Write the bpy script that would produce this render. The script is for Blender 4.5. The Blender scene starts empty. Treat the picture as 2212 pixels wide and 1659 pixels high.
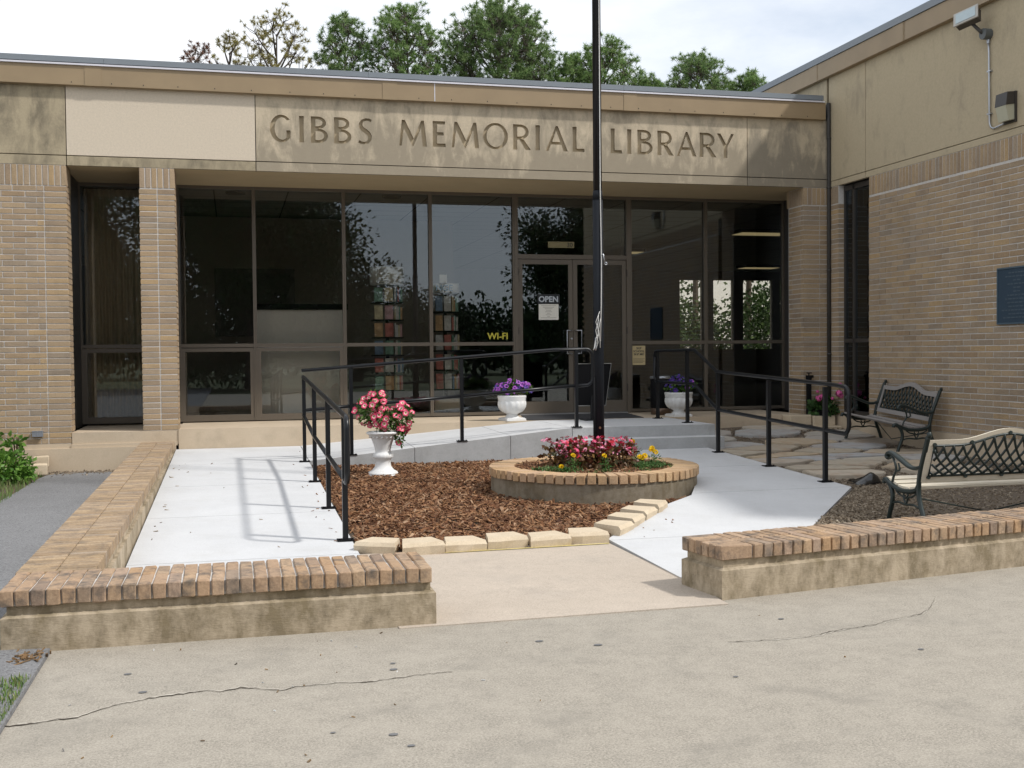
import bpy, bmesh, math, random
from mathutils import Vector, Matrix, noise
R = math.radians
PI = math.pi
rnd = random.Random(7)
scene = bpy.context.scene
COL = scene.collection
# ------------------------------------------------------------------ camera
cam_data = bpy.data.cameras.new('camera')
cam = bpy.data.objects.new('camera', cam_data)
COL.objects.link(cam)
cam_data.sensor_width = 36.0
cam_data.lens = 2414.27 / 2212.0 * 36.0
cam_data.clip_start = 0.1
cam_data.clip_end = 3000
def cam_matrix(loc, yaw, pit, rol):
    f = Vector((math.sin(yaw) * math.cos(pit), math.cos(yaw) * math.cos(pit), math.sin(pit)))
    r = Vector((math.cos(yaw), -math.sin(yaw), 0))
    u = r.cross(f)
    r2 = r * math.cos(rol) + u * math.sin(rol)
    u2 = u * math.cos(rol) - r * math.sin(rol)
    m = Matrix((r2, u2, -f)).transposed().to_4x4()
    m.translation = Vector(loc)
    return m
cam.matrix_world = cam_matrix((2.651, -16.978, 1.0675), 0.24509, -0.027086, -0.009292)
scene.camera = cam
# ------------------------------------------------------------------ sky, sun, exposure
SUN = Vector((0.82, -0.49, 1.07)).normalized()
world = bpy.data.worlds.new('World')
scene.world = world
world.use_nodes = True
wn, wl = world.node_tree.nodes, world.node_tree.links
wn.clear()
w_out = wn.new('ShaderNodeOutputWorld')
w_bg = wn.new('ShaderNodeBackground')
w_bg.inputs['Strength'].default_value = 0.14
sky = wn.new('ShaderNodeTexSky')
sky.sky_type = 'NISHITA'
sky.sun_disc = False
sky.sun_elevation = math.asin(SUN.z)
sky.sun_rotation = math.atan2(SUN.x, SUN.y)
sky.air_density = 1.0
sky.dust_density = 1.5
w_tc = wn.new('ShaderNodeTexCoord')
w_map = wn.new('ShaderNodeMapping')
w_map.inputs['Scale'].default_value = (1.0, 1.0, 2.6)
w_noise = wn.new('ShaderNodeTexNoise')
w_noise.inputs['Scale'].default_value = 2.2
w_noise.inputs['Detail'].default_value = 8
w_noise.inputs['Roughness'].default_value = 0.58
w_ramp = wn.new('ShaderNodeValToRGB')
w_ramp.color_ramp.elements[0].position = 0.30
w_ramp.color_ramp.elements[0].color = (0.40, 0.40, 0.40, 1)
w_ramp.color_ramp.elements[1].position = 0.62
w_ramp.color_ramp.elements[1].color = (1, 1, 1, 1)
w_mix = wn.new('ShaderNodeMix')
w_mix.data_type = 'RGBA'
w_mix.inputs['B'].default_value = (7.6, 7.8, 8.1, 1)
wl.new(w_tc.outputs['Generated'], w_map.inputs['Vector'])
wl.new(w_map.outputs['Vector'], w_noise.inputs['Vector'])
wl.new(w_noise.outputs['Fac'], w_ramp.inputs['Fac'])
wl.new(w_ramp.outputs['Color'], w_mix.inputs['Factor'])
wl.new(sky.outputs['Color'], w_mix.inputs['A'])
wl.new(w_mix.outputs['Result'], w_bg.inputs['Color'])
wl.new(w_bg.outputs['Background'], w_out.inputs['Surface'])
sun_data = bpy.data.lights.new('sun', 'SUN')
sun_data.energy = 3.0
sun_data.angle = R(3.2)
sun_data.color = (1.0, 0.97, 0.925)
sun = bpy.data.objects.new('sun', sun_data)
COL.objects.link(sun)
sun.rotation_euler = SUN.to_track_quat('Z', 'Y').to_euler()
sun.location = (20, -20, 30)
vs = scene.view_settings
vs.view_transform = 'Standard'
vs.look = 'None'
vs.exposure = 0.12
vs.gamma = 1.0
vs.use_curve_mapping = False
scene.cycles.max_bounces = 8
scene.cycles.transparent_max_bounces = 12
scene.cycles.use_denoising = True

# ------------------------------------------------------------------ helpers
class MB:
    def __init__(s):
        s.v, s.f, s.m = [], [], []
    def add(s, vs, fs, mi=0):
        b = len(s.v)
        s.v.extend(tuple(p) for p in vs)
        for f in fs:
            s.f.append(tuple(b + i for i in f)); s.m.append(mi)
        return s
    def box(s, x0, x1, y0, y1, z0, z1, mi=0):
        return s.add([(x0,y0,z0),(x1,y0,z0),(x1,y1,z0),(x0,y1,z0),(x0,y0,z1),(x1,y0,z1),(x1,y1,z1),(x0,y1,z1)],
                     [(0,3,2,1),(4,5,6,7),(0,1,5,4),(1,2,6,5),(2,3,7,6),(3,0,4,7)], mi)
    def obox(s, c, size, mat=None, mi=0):
        hx, hy, hz = size[0]/2, size[1]/2, size[2]/2
        vs = [Vector((a*hx, b*hy, d*hz)) for d in (-1,1) for b in (-1,1) for a in (-1,1)]
        if mat is not None: vs = [mat @ p for p in vs]
        c = Vector(c)
        return s.add([p + c for p in vs], [(0,2,3,1),(4,5,7,6),(0,1,5,4),(1,3,7,5),(3,2,6,7),(2,0,4,6)], mi)
    def prism(s, pts, z0, z1, mi=0, side=None):
        n = len(pts)
        f0 = z0 if callable(z0) else (lambda x, y: z0)
        f1 = z1 if callable(z1) else (lambda x, y: z1)
        vs = [(x, y, f0(x, y)) for x, y in pts] + [(x, y, f1(x, y)) for x, y in pts]
        fs = [tuple(range(n-1, -1, -1)), tuple(range(n, 2*n))] + [(i, (i+1) % n, n+(i+1) % n, n+i) for i in range(n)]
        s.add(vs, fs, mi)
        if side is not None:
            for k in range(1, n+1): s.m[-k] = side
        return s
    def tube(s, pts, r, n=8, mi=0, caps=True, sx=1.0):
        pts = [Vector(p) for p in pts]
        k = len(pts)
        rs = r if isinstance(r, (list, tuple)) else [r] * k
        rings = []
        prev = None
        for i, p in enumerate(pts):
            if i == 0: d = pts[1] - p
            elif i == k-1: d = p - pts[i-1]
            else: d = (pts[i+1] - p).normalized() + (p - pts[i-1]).normalized()
            if d.length < 1e-9: d = Vector((0, 0, 1))
            d.normalize()
            if prev is None:
                a = Vector((0, 0, 1)) if abs(d.z) < 0.9 else Vector((1, 0, 0))
                u = (a - d * a.dot(d)).normalized()
            else:
                u = (prev - d * prev.dot(d))
                u = u.normalized() if u.length > 1e-6 else d.orthogonal().normalized()
            prev = u
            w = d.cross(u)
            rings.append([p + (u * math.cos(2*PI*j/n) + w * math.sin(2*PI*j/n) * sx) * rs[i] for j in range(n)])
        vs = [q for ring in rings for q in ring]
        fs = [(i*n+j, i*n+(j+1) % n, (i+1)*n+(j+1) % n, (i+1)*n+j) for i in range(k-1) for j in range(n)]
        if caps:
            fs.append(tuple(range(n-1, -1, -1))); fs.append(tuple((k-1)*n + j for j in range(n)))
        return s.add(vs, fs, mi)
    def lathe(s, prof, n=32, c=(0, 0, 0), mi=0, lobes=None, caps=True):
        vs, fs = [], []
        for i, (r, z) in enumerate(prof):
            for j in range(n):
                a = 2*PI*j/n
                rr = r * (lobes(a, i) if lobes else 1)
                vs.append((c[0]+rr*math.cos(a), c[1]+rr*math.sin(a), c[2]+z))
        k = len(prof)
        fs = [(i*n+j, i*n+(j+1) % n, (i+1)*n+(j+1) % n, (i+1)*n+j) for i in range(k-1) for j in range(n)]
        if caps: fs.append(tuple(range(n-1, -1, -1))); fs.append(tuple((k-1)*n + j for j in range(n)))
        return s.add(vs, fs, mi)
    def mesh(s, name, mats, smooth=False):
        me = bpy.data.meshes.new(name)
        me.from_pydata(s.v, [], s.f)
        for m in (mats if isinstance(mats, (list, tuple)) else [mats]): me.materials.append(m)
        if any(s.m): me.polygons.foreach_set('material_index', s.m)
        if smooth:
            me.polygons.foreach_set('use_smooth', [True]*len(me.polygons))
        me.update()
        return me
    def obj(s, name, mats, parent=None, smooth=False, local=False):
        return put(name, s.mesh(name, mats, smooth), parent, local)

WORLD = {}
def put(name, me, parent=None, local=False, loc=None, rot=None, scale=None):
    o = bpy.data.objects.new(name, me)
    COL.objects.link(o)
    if loc is not None: o.location = loc
    if rot is not None: o.rotation_euler = rot
    if scale is not None: o.scale = scale
    if parent is not None:
        o.parent = parent
        if not local and parent.name in WORLD:
            o.matrix_parent_inverse = Matrix.Translation(-WORLD[parent.name])
    return o
def thing(name, label, cat, loc=(0, 0, 0), group=None, rz=0):
    o = bpy.data.objects.new(name, None)
    COL.objects.link(o)
    o.empty_display_size = 0.2
    o.location = loc
    o.rotation_euler = (0, 0, rz)
    WORLD[o.name] = Vector(loc)
    return tag(o, label, cat, group)
def tag(o, label=None, cat=None, group=None, kind=None):
    if label: o['label'] = label
    if cat: o['category'] = cat
    if group: o['group'] = group
    if kind: o['kind'] = kind
    return o
def struct(name, mb, mat, smooth=False):
    return tag(mb.obj(name, mat, None, smooth), kind='structure')
def copy_tree(o, parent=None):
    c = o.copy(); COL.objects.link(c)
    if parent is not None: c.parent = parent
    for ch in list(o.children): copy_tree(ch, c)
    return c
def smooth_by_angle(me, ang=40):
    me.polygons.foreach_set('use_smooth', [True]*len(me.polygons))
    try: me.set_sharp_from_angle(angle=R(ang))
    except Exception: pass

# chamfered box mesh data
def cbox(sx, sy, sz, ch=0.004, jit=0.0, seed=0):
    rr = random.Random(seed)
    bm = bmesh.new()
    bmesh.ops.create_cube(bm, size=1.0)
    for v in bm.verts: v.co = Vector((v.co.x*sx, v.co.y*sy, v.co.z*sz))
    if ch > 0:
        bmesh.ops.bevel(bm, geom=list(bm.edges), offset=ch, segments=1, affect='EDGES')
    if jit:
        for v in bm.verts: v.co += Vector((rr.uniform(-jit, jit), rr.uniform(-jit, jit), rr.uniform(-jit, jit)))
    me = bpy.data.meshes.new('brick_mesh')
    bm.to_mesh(me); bm.free()
    return me

# ------------------------------------------------------------------ materials
class NT:
    def __init__(s, name):
        s.mat = bpy.data.materials.new(name); s.mat.use_nodes = True
        s.n, s.l = s.mat.node_tree.nodes, s.mat.node_tree.links
        s.b = s.n['Principled BSDF']; s.out = s.n['Material Output']
        s._pos = None
    def pos(s):
        if s._pos is None: s._pos = s.n.new('ShaderNodeNewGeometry')
        return s._pos.outputs['Position']
    def island(s):
        s.pos(); return s._pos.outputs['Random Per Island']
    def objrand(s):
        return s.n.new('ShaderNodeObjectInfo').outputs['Random']
    def scaled(s, sc, vec=None):
        m = s.n.new('ShaderNodeMapping'); m.inputs['Scale'].default_value = sc
        s.l.new(vec or s.pos(), m.inputs['Vector']); return m.outputs['Vector']
    def noise(s, scale=5, detail=4, rough=0.55, sc=None, dist=0.0):
        t = s.n.new('ShaderNodeTexNoise')
        t.inputs['Scale'].default_value = scale; t.inputs['Detail'].default_value = detail
        t.inputs['Roughness'].default_value = rough; t.inputs['Distortion'].default_value = dist
        s.l.new(s.scaled(sc) if sc else s.pos(), t.inputs['Vector'])
        return t.outputs['Fac']
    def voro(s, scale=5, feat='F1', out='Distance'):
        t = s.n.new('ShaderNodeTexVoronoi'); t.feature = feat
        t.inputs['Scale'].default_value = scale
        s.l.new(s.pos(), t.inputs['Vector']); return t.outputs[out]
    def ramp(s, fac, stops, interp='LINEAR'):
        r = s.n.new('ShaderNodeValToRGB'); cr = r.color_ramp; cr.interpolation = interp
        while len(cr.elements) < len(stops): cr.elements.new(0.5)
        for e, (p, c) in zip(cr.elements, stops):
            e.position = p
            e.color = (c, c, c, 1) if isinstance(c, (int, float)) else (*c, 1)
        s.l.new(fac, r.inputs['Fac']); return r.outputs['Color']
    def mix(s, fac, a, b, mode='MIX'):
        m = s.n.new('ShaderNodeMix'); m.data_type = 'RGBA'; m.blend_type = mode
        for k, v in (('Factor', fac), ('A', a), ('B', b)):
            if isinstance(v, (int, float)): m.inputs[k].default_value = v if k == 'Factor' else (v, v, v, 1)
            elif isinstance(v, tuple): m.inputs[k].default_value = (*v, 1)
            else: s.l.new(v, m.inputs[k])
        return m.outputs['Result']
    def math(s, op, a, b=0.0):
        m = s.n.new('ShaderNodeMath'); m.operation = op
        for i, v in enumerate((a, b)):
            if isinstance(v, (int, float)): m.inputs[i].default_value = v
            else: s.l.new(v, m.inputs[i])
        return m.outputs[0]
    def sep(s, axis='Z'):
        x = s.n.new('ShaderNodeSeparateXYZ'); s.l.new(s.pos(), x.inputs[0]); return x.outputs[axis]
    def bump(s, h, strength=0.3, dist=0.01):
        b = s.n.new('ShaderNodeBump'); b.inputs['Strength'].default_value = strength; b.inputs['Distance'].default_value = dist
        s.l.new(h, b.inputs['Height']); s.l.new(b.outputs['Normal'], s.b.inputs['Normal'])
    def fin(s, col=None, rough=0.8, metal=0.0, spec=None):
        if col is not None:
            if isinstance(col, tuple): s.b.inputs['Base Color'].default_value = (*col, 1)
            else: s.l.new(col, s.b.inputs['Base Color'])
        if isinstance(rough, (int, float)): s.b.inputs['Roughness'].default_value = rough
        else: s.l.new(rough, s.b.inputs['Roughness'])
        s.b.inputs['Metallic'].default_value = metal
        if spec is not None: s.b.inputs['Specular IOR Level'].default_value = spec
        return s.mat

def simple(name, col, rough=0.7, metal=0.0, var=0.12, scale=18, spec=None, bump=0.0):
    t = NT(name)
    c = t.mix(t.noise(scale, 4), tuple(max(0, a*(1-var)) for a in col), tuple(min(1, a*(1+var)) for a in col))
    if bump: t.bump(t.noise(scale*4, 3), bump, 0.004)
    return t.fin(c, rough, metal, spec)

def brick_mat(name, joined, cols, grime=0.35, gscale=3.0):
    t = NT(name)
    r = t.island() if joined else t.objrand()
    k = len(cols)
    base = t.ramp(r, [(i/(k-1), c) for i, c in enumerate(cols)])
    fine = t.noise(60, 4, 0.65)
    c = t.mix(t.ramp(fine, [(0.3, 0.0), (0.75, 1.0)]), t.mix(1.0, base, (0.74, 0.71, 0.68), 'MULTIPLY'), t.mix(1.0, base, (1.16, 1.16, 1.14), 'MULTIPLY'))
    g = t.ramp(t.noise(gscale, 8, 0.68), [(0.48, 0.0), (0.66, grime)])
    c = t.mix(g, c, (0.085, 0.075, 0.065))
    t.bump(t.noise(90, 4, 0.7), 0.5, 0.006)
    return t.fin(c, 0.9)

BCOL = [(0.33,0.235,0.15),(0.375,0.275,0.19),(0.27,0.195,0.14),(0.315,0.25,0.20),(0.39,0.27,0.155),(0.255,0.205,0.17),(0.35,0.25,0.165),(0.32,0.25,0.205),(0.37,0.275,0.19),(0.29,0.20,0.13)]
BCOL = [(a*.83+.053, b*.855+.043, c*.87+.031) for a, b, c in [(a*1.2, b*1.17, c*1.05) for a, b, c in BCOL]]
M_brick = brick_mat('tan_brick', False, BCOL, 0.25)
M_brickj = brick_mat('tan_brick_joined', True, BCOL, 0.25)
CCOL = [(0.25,0.185,0.14),(0.42,0.285,0.18),(0.36,0.25,0.165),(0.46,0.32,0.20),(0.31,0.235,0.175),(0.41,0.265,0.15),(0.37,0.27,0.20),(0.44,0.31,0.205)]
M_cap = brick_mat('cap_brick', False, CCOL, 0.85, 7.0)
RCOL = [(0.50,0.34,0.19),(0.54,0.37,0.21),(0.46,0.30,0.165),(0.52,0.36,0.23),(0.48,0.33,0.19)]
M_ring = brick_mat('ring_brick', False, RCOL, 0.3, 4.0)
LCOL = [(0.27,0.195,0.12),(0.39,0.28,0.17),(0.31,0.235,0.165),(0.42,0.305,0.19),(0.37,0.29,0.215),(0.30,0.21,0.125),(0.37,0.27,0.17)]
M_capl = brick_mat('ochre_cap_brick', False, LCOL, 0.5, 8.0)

def mortar():
    t = NT('mortar')
    c = t.ramp(t.noise(30, 4), [(0.3, (0.50,0.475,0.44)), (0.7, (0.62,0.595,0.56))])
    t.bump(t.noise(120, 3), 0.4, 0.004)
    return t.fin(c, 0.95)
M_mortar = mortar()

def panel_mat(name, light, dark, amount, low=0.0):
    t = NT(name)
    streak = t.noise(1.0, 8, 0.68, sc=(5.0, 5.0, 1.9), dist=0.5)
    blot = t.noise(1.1, 6, 0.6)
    s = t.math('ADD', t.math('MULTIPLY', streak, 0.55), t.math('MULTIPLY', blot, 0.45))
    if low:
        h = t.math('MULTIPLY', t.math('SUBTRACT', 4.95, t.sep('Z')), low)
        s = t.math('ADD', s, t.math('MINIMUM', h, 0.2))
    f = t.ramp(s, [(0.655 - 0.25*amount, 0.0), (0.745 - 0.18*amount, min(1.0, 0.35 + amount*0.6))])
    base = t.mix(t.noise(35, 5, 0.65), tuple(a*0.80 for a in light), tuple(min(1, a*1.16) for a in light))
    c = t.mix(f, base, t.mix(t.noise(8, 5), dark, tuple(a*1.45 for a in dark)))
    t.bump(t.noise(70, 4, 0.7), 0.45, 0.006)
    return t.fin(c, 0.92)
M_pan_a = panel_mat('stained_stucco', (0.40,0.335,0.225), (0.135,0.115,0.08), 0.85)
M_pan_b = panel_mat('clean_stucco', (0.62,0.535,0.42), (0.45,0.395,0.32), 0.3)
M_pan_c = panel_mat('weathered_stucco', (0.54,0.455,0.33), (0.18,0.155,0.115), 0.55, 0.2)
M_pan_d = panel_mat('dark_streaked_stucco', (0.50,0.42,0.30), (0.14,0.125,0.10), 0.6, 0.2)
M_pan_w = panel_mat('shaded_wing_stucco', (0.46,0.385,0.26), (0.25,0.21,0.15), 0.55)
M_soffit = simple('soffit_stucco', (0.46,0.365,0.22), 0.9, var=0.12, scale=3, bump=0.2)
M_dark = simple('dark_joint', (0.035,0.032,0.028), 0.9)
M_coping = simple('tan_metal_coping', (0.300,0.220,0.128), 0.5, var=0.16, scale=2.5)
M_edge = simple('grey_metal_edge', (0.20,0.225,0.25), 0.45, var=0.1, scale=2)
M_whitestrip = simple('white_metal_strip', (0.66,0.65,0.70), 0.5, var=0.05)
M_frame = simple('bronze_frame', (0.125,0.104,0.08), 0.42, var=0.08, scale=3, spec=0.5)
M_framed = simple('dark_bronze_frame', (0.045,0.04,0.036), 0.45, var=0.08, scale=3)

def concrete(name, a, b, stain, samt=0.4, speck=0.25, big=1.2, sc=None, patch=0.0):
    t = NT(name)
    base = t.mix(t.ramp(t.noise(big, 6, 0.6, sc=sc), [(0.3, 0.0), (0.7, 1.0)]), a, b)
    fine = t.ramp(t.noise(95, 4, 0.85), [(0.38, 0.0), (0.62, 1.0)])
    base = t.mix(speck, base, t.mix(fine, tuple(x*0.62 for x in a), tuple(min(1, x*1.3) for x in b)))
    st = t.ramp(t.noise(2.3, 7, 0.66), [(0.52, 0.0), (0.78, samt)])
    c = t.mix(st, base, stain)
    if patch:
        c = t.mix(t.ramp(t.noise(5.5, 8, 0.72), [(0.40, 0.0), (0.62, patch)]), c, tuple(min(1, x*1.22) for x in b))
        c = t.mix(t.ramp(t.noise(19, 6, 0.75), [(0.50, 0.0), (0.72, patch)]), c, tuple(x*0.72 for x in a))
        c = t.mix(t.ramp(t.noise(48, 3, 0.8), [(0.64, 0.0), (0.72, 0.75)]), c, tuple(x*0.50 for x in a))
        c = t.mix(t.ramp(t.noise(52, 3, 0.8, sc=(1, 1.01, 1)), [(0.26, 0.7), (0.36, 0.0)]), c, tuple(min(1, x*1.55) for x in b))
    t.bump(t.noise(110, 4, 0.7), 0.35, 0.004)
    return t.fin(c, 0.92)
M_plaza = concrete('old_concrete', (0.268,0.240,0.196), (0.335,0.303,0.252), (0.19,0.175,0.148), 0.65, 0.8, 0.9, None, 0.36)
M_slab = concrete('pinkish_concrete', (0.405,0.345,0.28), (0.46,0.393,0.322), (0.29,0.26,0.225), 0.45, 0.45, 1.2, None, 0.22)
M_white = concrete('new_white_concrete', (0.51,0.515,0.52), (0.57,0.575,0.58), (0.42,0.41,0.385), 0.4, 0.14, 1.5, None, 0.10)
M_greyconc = concrete('grey_concrete', (0.37,0.375,0.375), (0.44,0.445,0.445), (0.28,0.275,0.26), 0.6, 0.2, 3.0, None, 0.25)  # darker grey than the tops, for upright faces of slabs, landing and step
M_porch = concrete('tan_concrete', (0.47,0.375,0.265), (0.56,0.46,0.34), (0.30,0.24,0.17), 0.5, 0.15)
def wall_concrete(name, light, dark, lichen):
    t = NT(name)
    base = t.mix(t.noise(3, 6, 0.6, sc=(1, 1, 3)), tuple(x*0.85 for x in light), light)
    s = t.math('ADD', t.math('MULTIPLY', t.noise(2.4, 7, 0.65, sc=(1.4, 1.4, 0.6)), 0.6), t.math('MULTIPLY', t.noise(14, 5, 0.7, sc=(1, 1, 0.7)), 0.4))
    c = t.mix(t.ramp(s, [(0.42, 0.0), (0.58, 0.78)]), base, t.mix(t.noise(9, 4), dark, lichen))
    c = t.mix(t.ramp(t.noise(30, 5, 0.7, sc=(0.5, 0.5, 3)), [(0.55, 0.0), (0.8, 0.5)]), c, dark)
    t.bump(t.noise(50, 5, 0.7, sc=(0.6, 0.6, 2)), 0.5, 0.006)
    return t.fin(c, 0.93)
M_lowwall = wall_concrete('lichen_stained_concrete', (0.47,0.385,0.275), (0.10,0.08,0.052), (0.20,0.15,0.07))
M_planterwall = wall_concrete('mossy_planter_concrete', (0.27,0.23,0.17), (0.085,0.072,0.055), (0.18,0.13,0.06))
def asphalt():
    t = NT('asphalt')
    c = t.ramp(t.noise(0.9, 6), [(0.3, (0.15,0.15,0.152)), (0.7, (0.215,0.215,0.218))])
    sp = t.ramp(t.noise(75, 3, 0.8), [(0.56, 0.0), (0.70, 0.8)])
    c = t.mix(sp, c, (0.42,0.42,0.41))
    c = t.mix(t.ramp(t.noise(60, 3, .7), [(0.34, 0.8), (0.46, 0.0)]), c, (0.05,0.05,0.052))
    t.bump(t.noise(130, 3, 0.8), 0.6, 0.006)
    return t.fin(c, 0.95)
M_asphalt = asphalt()
M_ground = simple('dry_grass_ground', (0.085,0.10,0.045), 0.95, var=0.5, scale=1.3)
M_soil = simple('dark_soil', (0.085,0.062,0.042), 0.97, var=0.35, scale=9, bump=0.5)
M_dirt = simple('grey_brown_dirt', (0.125,0.098,0.072), 0.97, var=0.35, scale=7, bump=0.6)
M_black = simple('black_painted_steel', (0.008,0.009,0.011), 0.33, var=0.15, scale=20, spec=0.35)
M_pole = simple('satin_black_pole', (0.012,0.014,0.018), 0.6, var=0.2, scale=8, spec=0.15)
M_blackm = simple('matt_black', (0.008,0.008,0.009), 0.7, var=0.2, spec=0.12)
M_iron = simple('dark_green_cast_iron', (0.014,0.024,0.022), 0.4, var=0.25, spec=0.5)
def urn_paint():
    t = NT('white_painted_plaster')
    c = t.mix(t.noise(14, 5), (0.68,0.68,0.665), (0.77,0.77,0.76))
    c = t.mix(t.ramp(t.noise(9, 7, .7), [(.56, 0.0), (.74, .45)]), c, (0.46,0.43,0.37))
    t.bump(t.noise(60, 3), .2, .003)
    return t.fin(c, .6)
M_whitepaint = urn_paint()
M_rope = simple('white_rope', (0.62,0.61,0.58), 0.8)
M_steel = simple('galvanised_steel', (0.45,0.47,0.50), 0.38, metal=0.85, var=0.08)
M_lens = simple('frosted_lens', (0.48,0.47,0.36), 0.35, var=0.06)
M_lampglass = simple('lamp_glass', (0.42,0.50,0.52), 0.15, var=0.08, spec=0.7)
M_plaque = simple('blue_grey_plaque', (0.045,0.075,0.11), 0.42, metal=0.25, var=0.2, scale=6)
M_mat = simple('charcoal_door_mat', (0.04,0.04,0.043), 0.95, var=0.3, scale=60, bump=0.4)
M_downspout = simple('dark_downspout', (0.045,0.042,0.038), 0.6, var=0.3, scale=10)
def wood(name, a, b, rough=0.7):
    t = NT(name)
    c = t.mix(t.noise(9, 5, 0.6, sc=(1.5, 14, 14)), a, b)
    t.bump(t.noise(20, 4, 0.6, sc=(1.5, 14, 14)), 0.3, 0.003)
    return t.fin(c, rough)
M_wood = wood('sun_bleached_wood', (0.58,0.51,0.39), (0.76,0.70,0.58))
M_woodg = wood('grey_weathered_wood', (0.22,0.20,0.185), (0.33,0.31,0.295))
def glass(name, tint, ior=1.5, gl=(0.9,0.95,1.0)):
    t = NT(name)
    t.n.remove(t.b)
    tr = t.n.new('ShaderNodeBsdfTransparent'); tr.inputs['Color'].default_value = (*tint, 1)
    g = t.n.new('ShaderNodeBsdfGlossy'); g.inputs['Roughness'].default_value = 0.0; g.inputs['Color'].default_value = (*gl, 1)
    fr = t.n.new('ShaderNodeFresnel'); fr.inputs['IOR'].default_value = ior
    nz = t.noise(0.8, 2)
    bp = t.n.new('ShaderNodeBump'); bp.inputs['Strength'].default_value = 0.004; bp.inputs['Distance'].default_value = 0.02
    mx = t.n.new('ShaderNodeMixShader')
    t.l.new(fr.outputs[0], mx.inputs[0]); t.l.new(tr.outputs[0], mx.inputs[1]); t.l.new(g.outputs[0], mx.inputs[2])
    t.l.new(mx.outputs[0], t.out.inputs['Surface'])
    return t.mat
M_glass = glass('bronze_tinted_glass', (0.93,0.91,0.87), 1.72, (0.80,0.90,1.0))
def leafmat(name, cols, rough=0.55, trans=0.0, joined=True):
    t = NT(name)
    r = t.island() if joined else t.objrand()
    k = len(cols)
    c = t.ramp(r, [(i/(k-1), q) for i, q in enumerate(cols)])
    m = t.fin(c, rough, spec=0.3)
    if trans:
        tr = t.n.new('ShaderNodeBsdfTranslucent'); t.l.new(c, tr.inputs['Color'])
        mx = t.n.new('ShaderNodeMixShader'); mx.inputs[0].default_value = trans
        t.l.new(t.b.outputs[0], mx.inputs[1]); t.l.new(tr.outputs[0], mx.inputs[2]); t.l.new(mx.outputs[0], t.out.inputs['Surface'])
    return m
def emit(name, col, s):
    t = NT(name)
    t.b.inputs['Emission Color'].default_value = (*col, 1); t.b.inputs['Emission Strength'].default_value = s
    return t.fin(col, 0.5)
# ================================================================== ground, plaza, ramps
def lerp(pts, t):
    if t <= pts[0][0]: return pts[0][1]
    for (a, za), (b, zb) in zip(pts, pts[1:]):
        if t <= b: return za + (zb-za)*(t-a)/(b-a)
    return pts[-1][1]
ZP = -0.58
def z_ramp(y): return lerp([(-9.9, -0.555), (-8, -0.53), (0, -0.28)], y)
def z_walk(y): return lerp([(-9.8, -0.562), (-8, -0.525), (-6, -0.425), (-2.2, -0.30)], y)
def z_bed(y): return lerp([(-10, -0.545), (-8, -0.50), (-6, -0.45), (-3, -0.385), (-1.7, -0.315), (0, -0.18)], y)
def z_mulch(y): return lerp([(-8, -0.535), (-6, -0.512), (-3.5, -0.465), (-2, -0.43)], y)
mb = MB()
mb.add([(-900,-900,-0.66),(900,-900,-0.66),(900,900,-0.66),(-900,900,-0.66)], [(0,1,2,3)])
struct('ground', mb, M_ground)

def grid(x0, x1, y0, y1, nx, ny, zf, inside=None):
    mb = MB(); idx = {}
    for j in range(ny+1):
        for i in range(nx+1):
            x = x0+(x1-x0)*i/nx; y = y0+(y1-y0)*j/ny
            idx[i, j] = len(mb.v); mb.v.append((x, y, zf(x, y)))
    for j in range(ny):
        for i in range(nx):
            if inside and not inside(x0+(x1-x0)*(i+.5)/nx, y0+(y1-y0)*(j+.5)/ny): continue
            mb.f.append((idx[i,j], idx[i+1,j], idx[i+1,j+1], idx[i,j+1])); mb.m.append(0)
    return mb

# foreground plaza of old concrete; the long cracks are cut into it as thin dark gaps
CR1 = [(1.633,-11.619),(1.797,-11.6),(1.938,-11.573),(2.084,-11.428),(2.261,-11.354),(2.504,-11.308),(2.564,-11.351),(2.667,-11.301),(2.865,-11.41),(2.935,-11.364),(3.156,-11.359),(3.278,-11.388),(3.554,-11.332),(3.733,-11.325)]
CR2 = [(5.342,-11.162),(5.636,-11.187),(5.886,-11.175),(6.078,-11.1),(6.348,-11.043),(6.51,-10.969),(6.783,-10.881),(6.955,-10.734),(7.146,-10.508)]
mb = MB()
mb.prism([(1.64,-30),(40,-30),(40,-9.4),(9.5,-9.4),(5.7,-9.95),(1.64,-9.95)], -0.70, ZP)
plaza = struct('plaza', mb, M_plaza)
def crack(pts, w, seed, zz=ZP):
    rr = random.Random(seed)
    fine = []
    for (a, b) in zip(pts, pts[1:]):
        n = max(2, int(math.dist(a, b)/0.025))
        for i in range(n):
            t = i/n
            fine.append((a[0]+(b[0]-a[0])*t + rr.gauss(0, .003), a[1]+(b[1]-a[1])*t + rr.gauss(0, .006)))
    fine.append(pts[-1])
    mb = MB(); n = len(fine)
    L = []
    for i, (x, y) in enumerate(fine):
        ww = w * (0.25 + 1.1*abs(noise.noise((x*5, y*5, seed)))) * (1 - 0.6*i/n)
        L += [(x, y-ww, zz+0.004), (x, y+ww, zz+0.004)]
    mb.add(L, [(2*i, 2*i+2, 2*i+3, 2*i+1) for i in range(n-1)])
    return mb
M_crack = simple('crack_dirt', (0.075,0.06,0.045), 0.95, var=0.4, scale=40)
M_chipped = simple('chipped_crack_edge', (0.50,0.46,0.39), .9, var=.3, scale=40)
crack([(x, y+.011) for x, y in CR1], 0.012, 11, ZP-.0015).obj('crack_edge', M_chipped, plaza)
crack([(x, y-.010) for x, y in CR2], 0.010, 12, ZP-.0015).obj('crack_edge', M_chipped, plaza)
crack(CR1, 0.010, 1).obj('crack', M_crack, plaza)
crack(CR2, 0.0075, 2).obj('crack', M_crack, plaza)
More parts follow.
